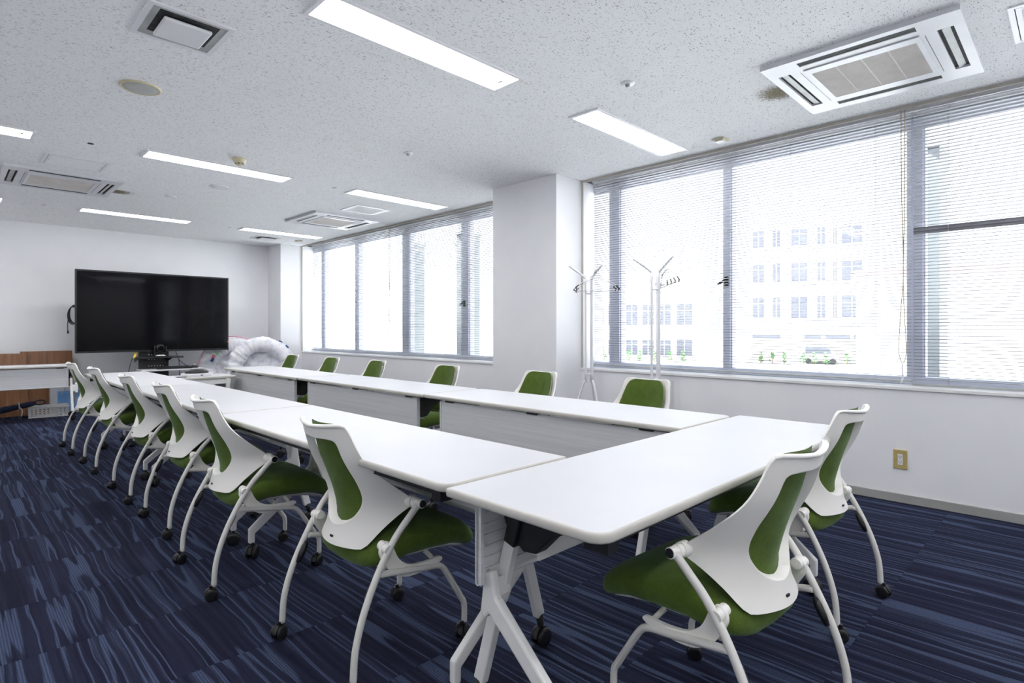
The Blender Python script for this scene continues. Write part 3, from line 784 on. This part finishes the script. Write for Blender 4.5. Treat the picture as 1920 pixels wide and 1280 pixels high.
for x, y, lb in ((4.173, 1.939, 'small square beige sensor box on the ceiling above the near window'), (4.091, 8.975, 'small square beige sensor box on the ceiling by the far window')):
    t = thing('sensor_box', lb, 'sensor', (x, y, HC)); m = MB(); m.box(-.045, .045, -.045, .045, -.014, 0); m.build('base', M['ivory'], t, bevel=.003)
    m = MB(); m.box(-.03, .03, -.03, .03, -.022, -.014); m.build('lid', M['white_plastic'], t, bevel=.002)

# ------------------------------------------------------------------ venetian blinds
def make_blind(label, y0, y1, zbot, flips=(), cord_y=None, cord_z=.92, ladders=()):
    t = thing('venetian_blind', label, 'blind', (4.51, (y0+y1)/2, 0), 0, 'white venetian blinds')
    L = y1-y0
    m = MB(); m.box(-.018, .018, -L/2, L/2, 2.548, 2.584); m.build('headrail', M['white_plastic'], t, bevel=.003)
    W = .0125
    top = [(-W, .0), (-W*.35, .0022), (W*.35, .0022), (W, .0)]; n_ = 4
    vs = []
    for y in (-L/2+.006, L/2-.006):
        for x, z in top: vs.append((x, y, z+.0004))
        for x, z in top: vs.append((x, y, z-.0004))
    fs = []
    for i in range(3): fs += [(i, i+1, 8+i+1, 8+i), (4+i+1, 4+i, 12+i, 12+i+1)]
    fs += [(4, 0, 8, 12), (3, 7, 15, 11), (0, 4, 5, 1), (1, 5, 6, 2), (2, 6, 7, 3), (8, 9, 13, 12), (9, 10, 14, 13), (10, 11, 15, 14)]
    me = MB().add(vs, fs).mesh('slat', M['slat'])
    k = 0; z = 2.534
    while z > zbot+.025:
        o = bpy.data.objects.new('slat', me); C.objects.link(o); o.parent = t; o.location = (0, 0, z)
        fl = any(abs(z-q) < .011 for q in flips)
        o.rotation_euler = (0, R(64 if fl else 8), 0)
        z -= .0218
    m = MB(); m.box(-.012, .012, -L/2, L/2, zbot, zbot+.012); m.build('bottom_rail', M['grey'], t, bevel=.002)
    for y in ladders:
        m = MB()
        for x in (-.0135, .0135): m.cyl((x, y-(y0+y1)/2, zbot+.012), (x, y-(y0+y1)/2, 2.548), .0009, 5)
        m.build('ladder_cord', M['cord_thin'], t)
    if cord_y is not None:
        yy = cord_y-(y0+y1)/2; m = MB()
        pts = [(-.03, yy+.010, 2.565), (-.032, yy+.006, 2.0), (-.034, yy-.004, 1.5), (-.034, yy+.010, 1.25), (-.034, yy+.022, cord_z+.10), (-.034, yy+.012, cord_z+.02), (-.034, yy, cord_z), (-.034, yy-.013, cord_z+.02), (-.034, yy-.020, cord_z+.10), (-.034, yy-.008, 1.25), (-.034, yy-.004, 1.5), (-.030, yy-.010, 2.0), (-.03, yy-.012, 2.565)]
        m.tube(catmull(pts, 6), .0028, 6); m.build('pull_cord', M['cord'], t)
        if cord_y < 3:
            m = MB(); m.tube([(-.034, yy, cord_z), (-.034, yy+.003, cord_z-.03), (-.034, yy, cord_z-.11), (-.034, yy+.012, cord_z-.14)], [.003, .005, .006, .003], 8); m.build('cord_tassel', M['white_plastic'], t)
make_blind('white venetian blind on the near window, left one, behind the coat racks', .7925, 3.385, .770, (), .838, .90, (3.16, 2.45, 1.55, 1.00))
make_blind('white venetian blind at the right picture edge with two flipped slats', -1.46, .792, .752, (1.762, 1.740), None, .9, (.60, -.30, -1.1))
make_blind('white venetian blind on the near half of the farther window, beside the pillar', 4.33, 6.86, .775, (), None, .9, (4.9, 5.6, 6.4))
make_blind('white venetian blind on the far half of the farther window, by the corner', 6.865, 9.36, .775, (), 6.93, .91, (7.5, 8.3, 9.0))

# ------------------------------------------------------------------ coat racks
def hanger(parent_pt, name, label, rz, mt, k=0):
    t = thing(name, label, 'hanger', parent_pt, rz, 'wire coat hangers on the racks')
    m = MB(); hook = [(.018*math.cos(a), 0, .018*math.sin(a)-.018) for a in [R(q) for q in (200, 160, 120, 90, 60, 30, 0, -30, -60)]]
    pts = hook+[(0, 0, -.045), (0, 0, -.065)]
    m.tube(catmull(pts, 3), .0016, 6); m.build('hook', M['chrome'], t)
    m = MB(); m.tube(catmull([(0, 0, -.065), (.06, 0, -.085), (.165, 0, -.135), (.20, 0, -.165), (.19, 0, -.178), (0, 0, -.180), (-.19, 0, -.178), (-.20, 0, -.165), (-.165, 0, -.135), (-.06, 0, -.085), (0, 0, -.065)], 4), .0026, 6); m.build('wire', mt, t)
    for s in (-1, 1): m = MB(); m.tube([(s*.17, 0, -.14), (s*.20, 0, -.165), (s*.19, 0, -.178)], .006, 6); m.build('grip_end', M['black'], t)
    return t
def make_rack(name, label, x, y, rz, group):
    t = thing(name, label, 'coat rack', (x, y, 0), rz, group)
    # three posts; each bends out to an arm above and a foot below
    for k in range(3):
        a = R(90+120*k); ca, sa = math.cos(a), math.sin(a)
        g = lambda r, z: (r*ca, r*sa, z)
        pts = [g(.24, .012), g(.235, .03), g(.075, .58), g(.040, .66), g(.036, .72), g(.036, 1.53), g(.040, 1.575), g(.066, 1.605), g(.185, 1.690)]
        m = MB(); m.tube(catmull(pts, 4), .0105, 10); m.build('post', M['white_plastic'], t)
        m = MB(); m.tube([g(.24, 0), g(.24, .016)], .014, 10); m.build('foot_cap', M['white_plastic'], t)
    for z in (.715, 1.44):
        m = MB(); P = [(.036*math.cos(R(90+120*k)), .036*math.sin(R(90+120*k)), z) for k in range(3)]
        for i in range(3): m.cyl(P[i], P[(i+1) % 3], .006, 8)
        m.build('spacer', M['white_plastic'], t)
    return t
RG = 'white tube coat racks'
make_rack('coat_rack', 'white tube coat rack beside the pillar, its splayed feet showing', 4.13, 3.14, R(-75), RG)
make_rack('coat_rack', 'white tube coat rack before the near window, behind a green chair', 4.08, 2.435, R(-75), RG)
def arm_pt(x, y, rz, k, r, dz=0):
    a = R(90+120*k)+rz; z = 1.605+(r-.066)*(.085/.119)
    return (x+r*math.cos(a), y+r*math.sin(a), z+.013+dz)
which = ('innermost', 'second', 'third', 'outermost')
for i in range(4):
    hanger(arm_pt(4.08, 2.435, R(-75), 2, .085+.012*i), 'wire_hanger', which[i]+' black-tipped wire hanger on the right coat rack arm', R(38+6*i), M['cord_thin' if i % 2 else 'grey'])
for i in range(3):
    hanger(arm_pt(4.13, 3.14, R(-75), 2, .085+.013*i), 'wire_hanger', which[(0, 1, 3)[i]]+' black-tipped wire hanger on the left coat rack arm', R(100+22*i), M['grey' if i % 2 else 'white_plastic'])

# ------------------------------------------------------------------ wall socket
t = thing('wall_socket', 'ochre wall socket plate with two white outlets under the near window', 'socket', (XW, .833, .278))
m = MB(); m.box(-.008, 0, -.037, .037, -.062, .062); m.build('cover_plate', M['outlet'], t, bevel=.003)
m = MB(); m.box(-.0095, -.007, -.0135, .0135, -.034, .034); s_ = m.build('outlet_body', M['white_plastic'], t, bevel=.0015)
m = MB()
for zc in (-.017, .017):
    for y in (-.006, .006): m.box(-.0102, -.0094, y-.0012, y+.0012, zc-.002, zc+.006)
    m.box(-.0102, -.0094, -.002, .002, zc-.010, zc-.006)
m.build('slots', M['dark'], s_)

# ------------------------------------------------------------------ television corner
t = thing('television', 'large black television on a dark stand before the far wall', 'television', (2.186, 9.33, 0))
m = MB(); m.box(-.947, .947, .0, .05, .806, 1.912); m.build('casing', M['black'], t, bevel=.006)
m = MB(); m.box(-.929, .929, -.006, .001, .832, 1.895); m.build('screen', M['screen'], t)
m = MB(); m.plate([-.948, -.93, .93, .948], [.806, .830, 1.896, 1.913], -.010, 0, {(1, 1)})
o = m.build('bezel', M['black'], t, bevel=.002, rot=(PI/2, 0, 0)); o.location = (0, -.010, 0)
m = MB(); m.box(.935, .943, -.0125, -.0095, .925, .935); m.build('led', M['led'], t)
t = thing('television_stand', 'black perforated television stand with shelves', 'stand', (2.15, 9.40, 0))
m = MB(); xs = [-.18]; 
m.box(-.175, .175, .0, .012, .12, 1.5); m.box(-.185, -.165, -.012, .03, .05, 1.55); m.box(.165, .185, -.012, .03, .05, 1.55); m.build('column', M['black_metal'], t)
for r_, z in enumerate((.800, .765, .755, .69, .60, .52)):
    for c in range(6):
        if r_ in (1, 2) and c > 2: continue
        m = MB(); m.cyl((-.06+.035*c, -.0012, z), (-.06+.035*c, .001, z), .006, 8); m.build('punched_hole', M['white_plastic'], t)
m = MB(); m.box(-.25, .32, -.24, 0, .716, .736); m.prism([(-.24, .716), (0, .716), (0, .66)], -.24, -.228, lambda u, v, q: (q, u, v)); m.prism([(-.24, .716), (0, .716), (0, .66)], .17, .182, lambda u, v, q: (q, u, v)); m.build('camera_shelf', M['black_metal'], t, bevel=.002)
m = MB(); m.box(-.22, .56, -.36, -.03, .542, .562); m.build('keyboard_shelf', M['white_plastic'], t, bevel=.003)
for s in (-1, 1): m = MB(); m.bar((s*.24, -.42, .06), (s*.24, .34, .06), .05, .05); m.build('base_rail', M['black_metal'], t, bevel=.003)
m = MB(); m.box(-.24, .24, -.02, .03, .04, .09); m.build('base_cross', M['black_metal'], t)
for sx in (-1, 1):
    for sy in (-.39, .31): caster(t, sx*.24, sy, 0)
t = thing('keyboard', 'black computer keyboard on the stand white shelf', 'keyboard', (2.34, 9.14, .571)); t.rotation_euler = (R(7), 0, R(-3))
m = MB(); m.box(-.22, .22, -.07, .07, 0, .016); m.build('keyboard_body', M['black'], t, bevel=.003)
m = MB()
for r_ in range(5):
    for c in range(15): m.box(-.208+c*.0278, -.208+c*.0278+.024, -.058+r_*.0235, -.058+r_*.0235+.020, .016, .021)
o = m.build('keys', M['black_metal'], t); o['kind'] = 'stuff'
t = thing('trackball', 'black trackball mouse beside the keyboard', 'mouse', (2.615, 9.17, .562))
m = MB(); m.lathe([(.048, 0), (.050, .014), (.042, .030), (.024, .036)], 20); m.build('body', M['black'], t)
m = MB(); m.lathe([(.022, .034), (.021, .046), (.012, .055), (0, .058)], 16); m.build('ball', M['grey'], t)
t = thing('conference_camera', 'black conference camera on a silver base in front of the television', 'camera', (2.19, 9.24, .736))
m = MB(); m.lathe([(.075, 0), (.080, .018), (.062, .032), (.03, .036)], 28); m.build('base', M['chrome'], t)
m = MB(); m.lathe([(.028, .034), (.030, .055)], 20); m.box(-.078, -.062, -.03, .03, .045, .15); m.box(.062, .078, -.03, .03, .045, .15); m.box(-.078, .078, -.03, .03, .042, .055); m.build('yoke', M['black'], t, bevel=.004)
m = MB(); m.lathe([(0, -.062), (.035, -.055), (.056, -.03), (.062, 0), (.056, .03), (.035, .055), (0, .062)], 24, 0, Matrix.Translation((0, 0, .115))); hd = m.build('head', M['black'], t)
m = MB(); m.tube([(0, -.05, .118), (0, -.072, .118)], [.038, .034], 24); m.build('lens', M['screen'], hd)
m = MB()
for k in range(5):
    pts = [(.055*math.cos(2*PI*q/20)+.006*k-.012, .004*k, .115*math.sin(2*PI*q/20)*(1+.04*math.sin(k*2))+.006*k) for q in range(20)]
    m.tube(pts, .0055, 6, closed=True)
m.tube(catmull([(-.04, 0, .05), (-.062, -.004, -.06), (-.066, -.006, -.16), (-.064, -.004, -.20)], 6), .0055, 6)
m.tube([(-.064, -.004, -.195), (-.062, -.004, -.235)], .011, 8)
t = m.build('cable_coil', M['black'], loc=(1.235, 9.40, 1.30)); tag(t, 'black cable coil hanging at the television left edge', 'cable')
m = MB(); m.tube(catmull([(2.42, 9.38, .80), (2.44, 9.30, .70), (2.43, 9.22, .58), (2.46, 9.33, .4)], 6), .005, 6); m.tube(catmull([(2.44, 9.30, .68), (2.52, 9.22, .60), (2.60, 9.2, .57)], 6), .004, 6); m.tube(catmull([(1.93, 9.38, .82), (1.86, 9.34, .66), (1.83, 9.36, .45), (1.84, 9.36, .2)], 6), .004, 6)
t = m.build('television_cables', M['black']); tag(t, 'loose black cables hanging from the television stand', 'cable')
m = MB(); m.bar((1.93, 9.36, .82), (1.89, 9.30, .72), .03, .004); t = m.build('yellow_strap', M['yellow']); tag(t, 'yellow strap hanging under the television', 'strap')

# side desk closing the far end of the square, with conference phone
t = thing('side_desk', 'small white desk between the two rows at the far end', 'desk', (1.81, 6.28, 0))
m = MB(); tabletop(m, -.28, .315, -.17, .20, .652, .028, (.008, .008, .008, .008)); m.build('desktop', [M['tabletop'], M['edge']], t)
for sx in (-.25, .225):
    for sy in (-.15, .17): m = MB(); m.box(sx, sx+.035, sy-.02, sy+.02, .0, .625); m.build('leg', M['leg'], t, bevel=.002)
for sy in (-.15, .17): m = MB(); m.box(-.22, .27, sy-.012, sy+.012, .575, .623); m.build('apron', M['leg'], t)
m = MB(); m.box(.232, .256, -.13, .15, .30, .60); m.build('end_panel', M['grey'], t)
t = thing('conference_phone', 'white and black conference phone on the small desk', 'phone', (1.80, 6.24, .652), R(10))
m = MB(); tabletop(m, -.125, .125, -.10, .10, .032, .032, (.05, .05, .05, .05), 0, 0); m.build('body', M['white_plastic'], t)
m = MB(); m.lathe([(.10, .030), (.10, .044), (.085, .060), (.05, .072), (0, .074)], 28, 0, Matrix.Diagonal((1.1, .85, 1, 1))); m.build('speaker_dome', M['black'], t)
m = MB(); m.box(-.012, .012, -.103, -.098, .012, .020); m.build('logo_bar', M['black'], t)
m = MB(); m.tube(catmull([(-.25, -.08, .656), (-.22, -.10, .656), (-.17, -.10, .656), (-.13, -.135, .656)], 6), .004, 6); t = m.build('phone_cable', M['black'], loc=(1.81, 6.28, 0)); tag(t, 'black cable lying on the small desk beside the phone', 'cable')
m = MB(); m.cyl((-.16, 0, 0), (.16, 0, 0), .06, 20); m.cyl((-.165, 0, 0), (-.15, 0, 0), .064, 20); m.cyl((.15, 0, 0), (.165, 0, 0), .064, 20)
t = m.build('black_roll', M['navy_cloth'], loc=(2.65, 8.45, .064), rot=(0, 0, R(-20))); tag(t, 'dark roll lying on the floor behind the small desk', 'roll')

# ------------------------------------------------------------------ pop-up fabric rings in the corner
def fabric_ring(label, loc, Rm, rt, depth, rz, tilt, seed, trim=None, core=True):
    rnd = random.Random(seed)
    t = thing('fabric_ring', label, 'folded tent', loc, rz, 'folded silver pop-up tents')
    NU, NV = 120, 20; m = MB(); vs = []
    from mathutils import noise
    for i in range(NU):
        a = 2*PI*i/NU
        for j in range(NV):
            b = 2*PI*j/NV
            r = Rm+rt*math.cos(b); q = Vector((r*math.cos(a), depth*math.sin(b), r*math.sin(a)))
            nv = noise.noise(q*5+Vector((seed*3.1, 0, 0)))*.022+noise.noise(Vector((a*13, b*.8, seed)))*.016+math.sin(a*38+3*noise.noise(q*4))*.0035
            d = Vector((math.cos(a)*math.cos(b), math.sin(b), math.sin(a)*math.cos(b)))
            q = q+d*nv; vs.append((q.x, q.y, q.z))
    fs = [(i*NV+j, i*NV+(j+1) % NV, ((i+1) % NU)*NV+(j+1) % NV, ((i+1) % NU)*NV+j) for i in range(NU) for j in range(NV)]
    m.add(vs, fs, 0, True)
    o = m.build('folded_fabric', M['fabric'], t, rot=(tilt, 0, 0), loc=(0, 0, Rm+rt))
    if core:
        m = MB(); vs = []; n = 26
        for i in range(n):
            for j in range(n):
                x = (i/(n-1)-.5)*2; z = (j/(n-1)-.5)*2
                l = max(1, math.hypot(x, z)); x, z = x/l*Rm*.93, z/l*Rm*.93
                y = .05+noise.noise(Vector((x*9, z*9, seed)))*.06+noise.noise(Vector((x*24, z*24, seed)))*.02
                vs.append((x, y, z))
        m.add(vs, [(i*n+j, i*n+j+1, (i+1)*n+j+1, (i+1)*n+j) for i in range(n-1) for j in range(n-1)], 0, True)
        m.build('crumpled_core', M['fabric'], t, rot=(tilt, 0, 0), loc=(0, 0, Rm+rt))
    if trim:
        m = MB(); m.tube([((Rm+rt+.006)*math.cos(2*PI*k/60), -.01, (Rm+rt+.006)*math.sin(2*PI*k/60)) for k in range(60)], .009, 6, closed=True)
        m.build('piping', trim, t, rot=(tilt, 0, 0), loc=(0, 0, Rm+rt))
    return t, Rm+rt, tilt
def tab_on(tr, ang, col, r=.0, y=-.06, sz=.035):
    t, ro, tilt = tr
    m = MB(); rr = ro-r; m.box(-sz, sz, -.004, .004, -sz*.7, sz*.7)
    p = Matrix.Rotation(tilt, 4, 'X') @ Vector((rr*math.cos(ang), y, rr*math.sin(ang)))
    m.build('fabric_tab', M[col], t, loc=(p.x, p.y, p.z+ro), rot=(tilt, -ang+PI/2, 0))
f1 = fabric_ring('front silver-white folded fabric ring in the corner, blue tabs on its edge', (3.52, 9.02, 0), .385, .118, .085, R(-28), R(-9), 1)
for a in (58, 44): tab_on(f1, R(a), 'blue', .004, 0, .028)
f2 = fabric_ring('white folded fabric ring behind the television edge with pink piping and coloured tabs', (3.26, 9.44, 0), .38, .125, .06, R(-10), R(-8), 2, M['pink'])
tab_on(f2, R(148), 'red', .15, -.075, .028); tab_on(f2, R(156), 'blue', .16, -.08, .028); tab_on(f2, R(136), 'lime', .17, -.078, .022)

# ------------------------------------------------------------------ boards, basket and bag by the far wall
def board(label, x0, x1, z1, yb, yt, th=.018):
    m = MB(); m.box(x0, x1, 0, th, 0, z1)
    ang = math.atan2(yt-yb, z1)
    o = m.build('plywood_board', M['wood'], loc=(0, yb, 0.003), rot=(-ang, 0, 0), bevel=.004); tag(o, label, 'board', 'brown boards leaning on the far wall')
board('brown plywood board leaning on the far wall, right one with the higher edge', .735, 1.285, .850, 9.72, 9.93)
board('brown plywood board leaning on the far wall, left one cut by the picture edge', -.60, .80, .832, 9.66, 9.89)
t = thing('storage_basket', 'grey perforated plastic basket on the floor under the low table', 'basket', (.98, 9.46, 0), R(-4))
L, W, H_ = .40, .26, .13
m = MB(); m.box(-L/2, L/2, -W/2, W/2, 0, .006); m.build('bottom', M['basket'], t)
def side(nm, n_c, ln, loc, rz):
    xs = [-ln/2]; hol = set()
    wd = (ln-.03)/n_c
    for c in range(n_c): xs += [-ln/2+.015+c*wd+wd*.15, -ln/2+.015+c*wd+wd*.85]
    xs.append(ln/2); ys = [0]
    for r_ in range(4): ys += [.016+r_*.024, .016+r_*.024+.015]
    ys.append(H_)
    for i in range(1, len(xs)-1, 2):
        for j in range(1, len(ys)-1, 2): hol.add((i, j))
    m = MB(); m.plate(xs, ys, 0, .004, hol); m.build(nm, M['basket'], t, loc=loc, rot=(PI/2, 0, rz))
side('side_panel', 9, L, (0, -W/2+.004, .004), 0); side('side_panel', 9, L, (0, W/2, .004), 0)
side('end_panel', 6, W, (-L/2, 0, .004), PI/2); side('end_panel', 6, W, (L/2-.004, 0, .004), PI/2)
m = MB(); m.tube([(-L/2-.004, -W/2-.004, H_), (L/2+.004, -W/2-.004, H_), (L/2+.004, W/2+.004, H_), (-L/2-.004, W/2+.004, H_)], .009, 8, closed=True); m.build('rim', M['basket'], t)
t = thing('plastic_container', 'frosted plastic tub with blue contents behind the basket', 'container', (1.16, 9.66, 0))
m = MB(); m.box(-.15, .16, -.05, .05, 0, .36); m.build('tub', M['film'], t, bevel=.01)
m = MB(); m.box(-.07, .165, -.056, -.049, .03, .30); m.build('blue_sheet', M['blue_film'], t, bevel=.003)
t = thing('navy_bundle', 'navy cloth bundle tied with cords, slanting under the low table', 'bundle', (.62, 9.42, 0))
a = Vector((-.42, .10, .045)); b = Vector((.22, -.02, .185))
m = MB(); m.tube([a, a.lerp(b, .08), a.lerp(b, .3), a.lerp(b, .55), a.lerp(b, .75), a.lerp(b, .9), b], [.03, .042, .034, .040, .032, .036, .026], 12); m.build('cloth_roll', M['navy_cloth'], t)
for f in (.36, .76):
    p = a.lerp(b, f); m = MB(); pts = [(p.x, p.y+.045*math.cos(2*PI*k/14), p.z+.045*math.sin(2*PI*k/14)) for k in range(14)]
    m.tube(pts, .007, 6, closed=True); m.tube(catmull([(p.x, p.y-.045, p.z), (p.x+.03, p.y-.05, p.z-.05), (p.x+.02, p.y-.05, max(.01, p.z-.12))], 5), .006, 6); m.build('tie_cord', M['basket'], t)
m = MB(); m.tube([(b.x+.05+.05*math.cos(2*PI*k/16), b.y, b.z+.005+.028*math.sin(2*PI*k/16)) for k in range(16)], .009, 6, closed=True); m.build('loop_end', M['navy_cloth'], t)

# ------------------------------------------------------------------ outdoors
GZ = -2.3
struct(MB().box(4.8, 260, -120, 220, GZ-.5, GZ).build('ground', M['asphalt']))
struct(MB().box(4.74, 4.98, YB-1, 30, GZ, .60).build('wall_outside', M['facade']))
def building(label, org, ang, length, height, depth, rows, cols, wall, name='office_building', sub=True, roof=None):
    # local x runs along the front, front faces -y
    t = thing(name, label, 'building', (org[0], org[1], GZ), ang)
    m = MB(); m.box(0, length, 0, depth, 0, height); m.build('wall', wall, t)
    m = MB(); m.box(-.3, length+.3, -.35, .0, height-.15, height+.5); m.build('parapet', roof or wall, t)
    for z0, z1 in rows:
        m = MB(); m.box(-.1, length+.1, -.22, 0, z0-.55, z0-.3); m.build('floor_ledge', wall, t)
        for c0, c1 in cols:
            m = MB(); m.plate([c0, c0+.09, c1-.09, c1], [z0, z0+.09, z1-.09, z1], 0, .12, {(1, 1)})
            o = m.build('window', M['facade'], t, rot=(PI/2, 0, 0)); 
            g_ = MB(); g_.add([(c0, z0, .03), (c1, z0, .03), (c1, z1, .03), (c0, z1, .03)], [(0, 1, 2, 3)]); g_.build('pane', M['far_glass'], o)
            bm_ = MB(); nb = max(2, int((c1-c0)/.9))
            for q in range(1, nb): x = c0+(c1-c0)*q/nb; bm_.box(x-.035, x+.035, z0, z1, .03, .10)
            zz = z0+(z1-z0)*.68; bm_.box(c0, c1, zz-.035, zz+.035, .03, .10)
            bm_.build('glazing_bars', M['facade'], o)
    return t
fa = (60.96, 25.04); fb = (64.6, 15.0)
FD = math.atan2(fb[1]-fa[1], fb[0]-fa[0])
FL = math.hypot(fb[0]-fa[0], fb[1]-fa[1])
cols = [(.15+FL*a, .15+FL*b) for a, b in ((.0, .12), (.18, .265), (.345, .50), (.565, .65), (.70, .745), (.77, .95))]
building('white office block seen through the near window, rows of windows and ground shutters', fa, FD, FL, 17.5, 12, [(4.6, 6.9), (8.3, 10.4), (12.0, 13.9)], cols, M['facade'])
sh = thing('roller_shutter', 'row of grey ground-floor shutters on the white block', 'shutter', (fa[0], fa[1], GZ), FD)
for a, b in ((.02, .27), (.48, .62), (.66, .86), (.89, .96)):
    m = MB(); m.box(FL*a, FL*b, -.15, -.02, .0, 2.55); m.build('shutter_panel', M['tan_facade'], sh); m = MB(); m.box(FL*a, FL*b, -.3, -.02, 2.55, 2.85); m.build('shutter_box', M['far_glass'], sh)
ga = (53.0, 39.8); gb = (57.6, 29.6)
GD = math.atan2(gb[1]-ga[1], gb[0]-ga[0]); GL = math.hypot(gb[0]-ga[0], gb[1]-ga[1])
building('low pale building left of the white block with long glazed floors', ga, GD, GL, 9.2, 10, [(.5, 2.4), (3.9, 6.3)], [(GL*a, GL*b) for a, b in ((.02, .12), (.15, .28), (.33, .46), (.49, .62), (.64, .78), (.82, .98))], M['facade'])
t = thing('annex_building', 'cream annex with a reddish coping at the right of the near window', 'building', (27.5, 6.8, GZ), R(-76))
m = MB(); m.box(0, 16, 0, 8, 0, 5.6); m.build('wall', M['tan_facade'], t)
m = MB(); m.box(-.2, 16.2, -.25, 8, 5.6, 5.95); m.build('coping', M['coping'], t)
m = MB(); m.box(0, 3.6, -.12, 0, 0, 5.6); m.build('pilaster', M['facade'], t)
fins = [(5.02, .765, .045, 'pale green outside fin right of the near window mullion'), (5.06, 4.9, .05, 'pale outside fin by the pillar end of the farther window'), (5.02, 6.05, .05, 'pale outside fin in the middle of the farther window'), (5.02, 7.35, .05, 'pale outside fin at the cord of the farther window')]
for x, y, h2, lb in fins:
    t = thing('outside_fin', lb, 'fin', (x, y, 0), 0, 'outside wall fins')
    m = MB(); m.box(0, .34, -h2, h2, GZ, 2.42); m.build('fin_blade', M['fin'], t)
    m = MB(); m.box(-.02, .36, -h2-.01, h2+.01, 2.42, 2.46); m.build('fin_cap', M['grey'], t)
def shrub(x, y, h, lb, sd):
    rnd = random.Random(sd); m = MB()
    for k in range(46):
        a = rnd.uniform(0, 2*PI); z = rnd.random(); r = (1-z)*.27*h*rnd.uniform(.5, 1)
        c = Vector((r*math.cos(a), r*math.sin(a), .12*h+z*h*.86)); d = Vector((math.cos(a), math.sin(a), rnd.uniform(.2, .9))).normalized()*h*.28
        s_ = d.cross(Vector((0, 0, 1))).normalized()*h*.10
        m.add([c-s_, c+s_, c+d], [(0, 1, 2)]); m.add([c-s_*.6+d*.3, c+d*.6+Vector((0, 0, -.06*h)), c+d*.3+s_*.6], [(0, 1, 2)])
    t = thing('garden_shrub', lb, 'shrub', (x, y, GZ), 0, 'small shrubs before the buildings')
    m.build('foliage', M['leaf'], t); m = MB(); m.cyl((0, 0, 0), (0, 0, h*.6), .04, 6); m.build('stem', M['wood'], t)
names = ['first', 'second', 'third', 'fourth', 'fifth', 'sixth', 'seventh', 'eighth', 'ninth']
for i, f in enumerate((.10, .20, .30, .46, .55, .64, .81, .91, 1.01)):
    p = Vector(fa).lerp(Vector(fb), f); shrub(p.x-2.4, p.y-.9, 1.15, '%s small green shrub from the left before the white block' % names[i], 50+i)
for i, f in enumerate((.08, .18, .30, .42, .52, .66, .80, .92)):
    p = Vector(ga).lerp(Vector(gb), f); shrub(p.x-2.6, p.y-1.0, 1.15, '%s small green shrub from the left before the low pale building' % names[i], 80+i)
p = Vector(fa).lerp(Vector(fb), .60)
t = thing('parked_car', 'small white van parked before the shutters of the white block', 'car', (p.x-1.0, p.y-.4, GZ), FD)
m = MB(); m.prism([(-1.6, .35), (1.6, .35), (1.65, .9), (1.25, 1.05), (.85, 1.75), (-1.55, 1.8), (-1.65, 1.0)], -.75, .75, lambda u, v, q: (u, q, v)); m.build('body', M['white_plastic'], t, bevel=.06)
m = MB(); m.prism([(-1.3, 1.1), (1.05, 1.1), (.78, 1.62), (-1.3, 1.66)], -.765, .765, lambda u, v, q: (u, q, v)); m.build('side_glass', M['far_glass'], t)
for sx in (-1.05, 1.1):
    for sy in (-.7, .7): m = MB(); m.cyl((sx, sy-.09, .3), (sx, sy+.09, .3), .3, 16); m.build('wheel', M['black'], t)
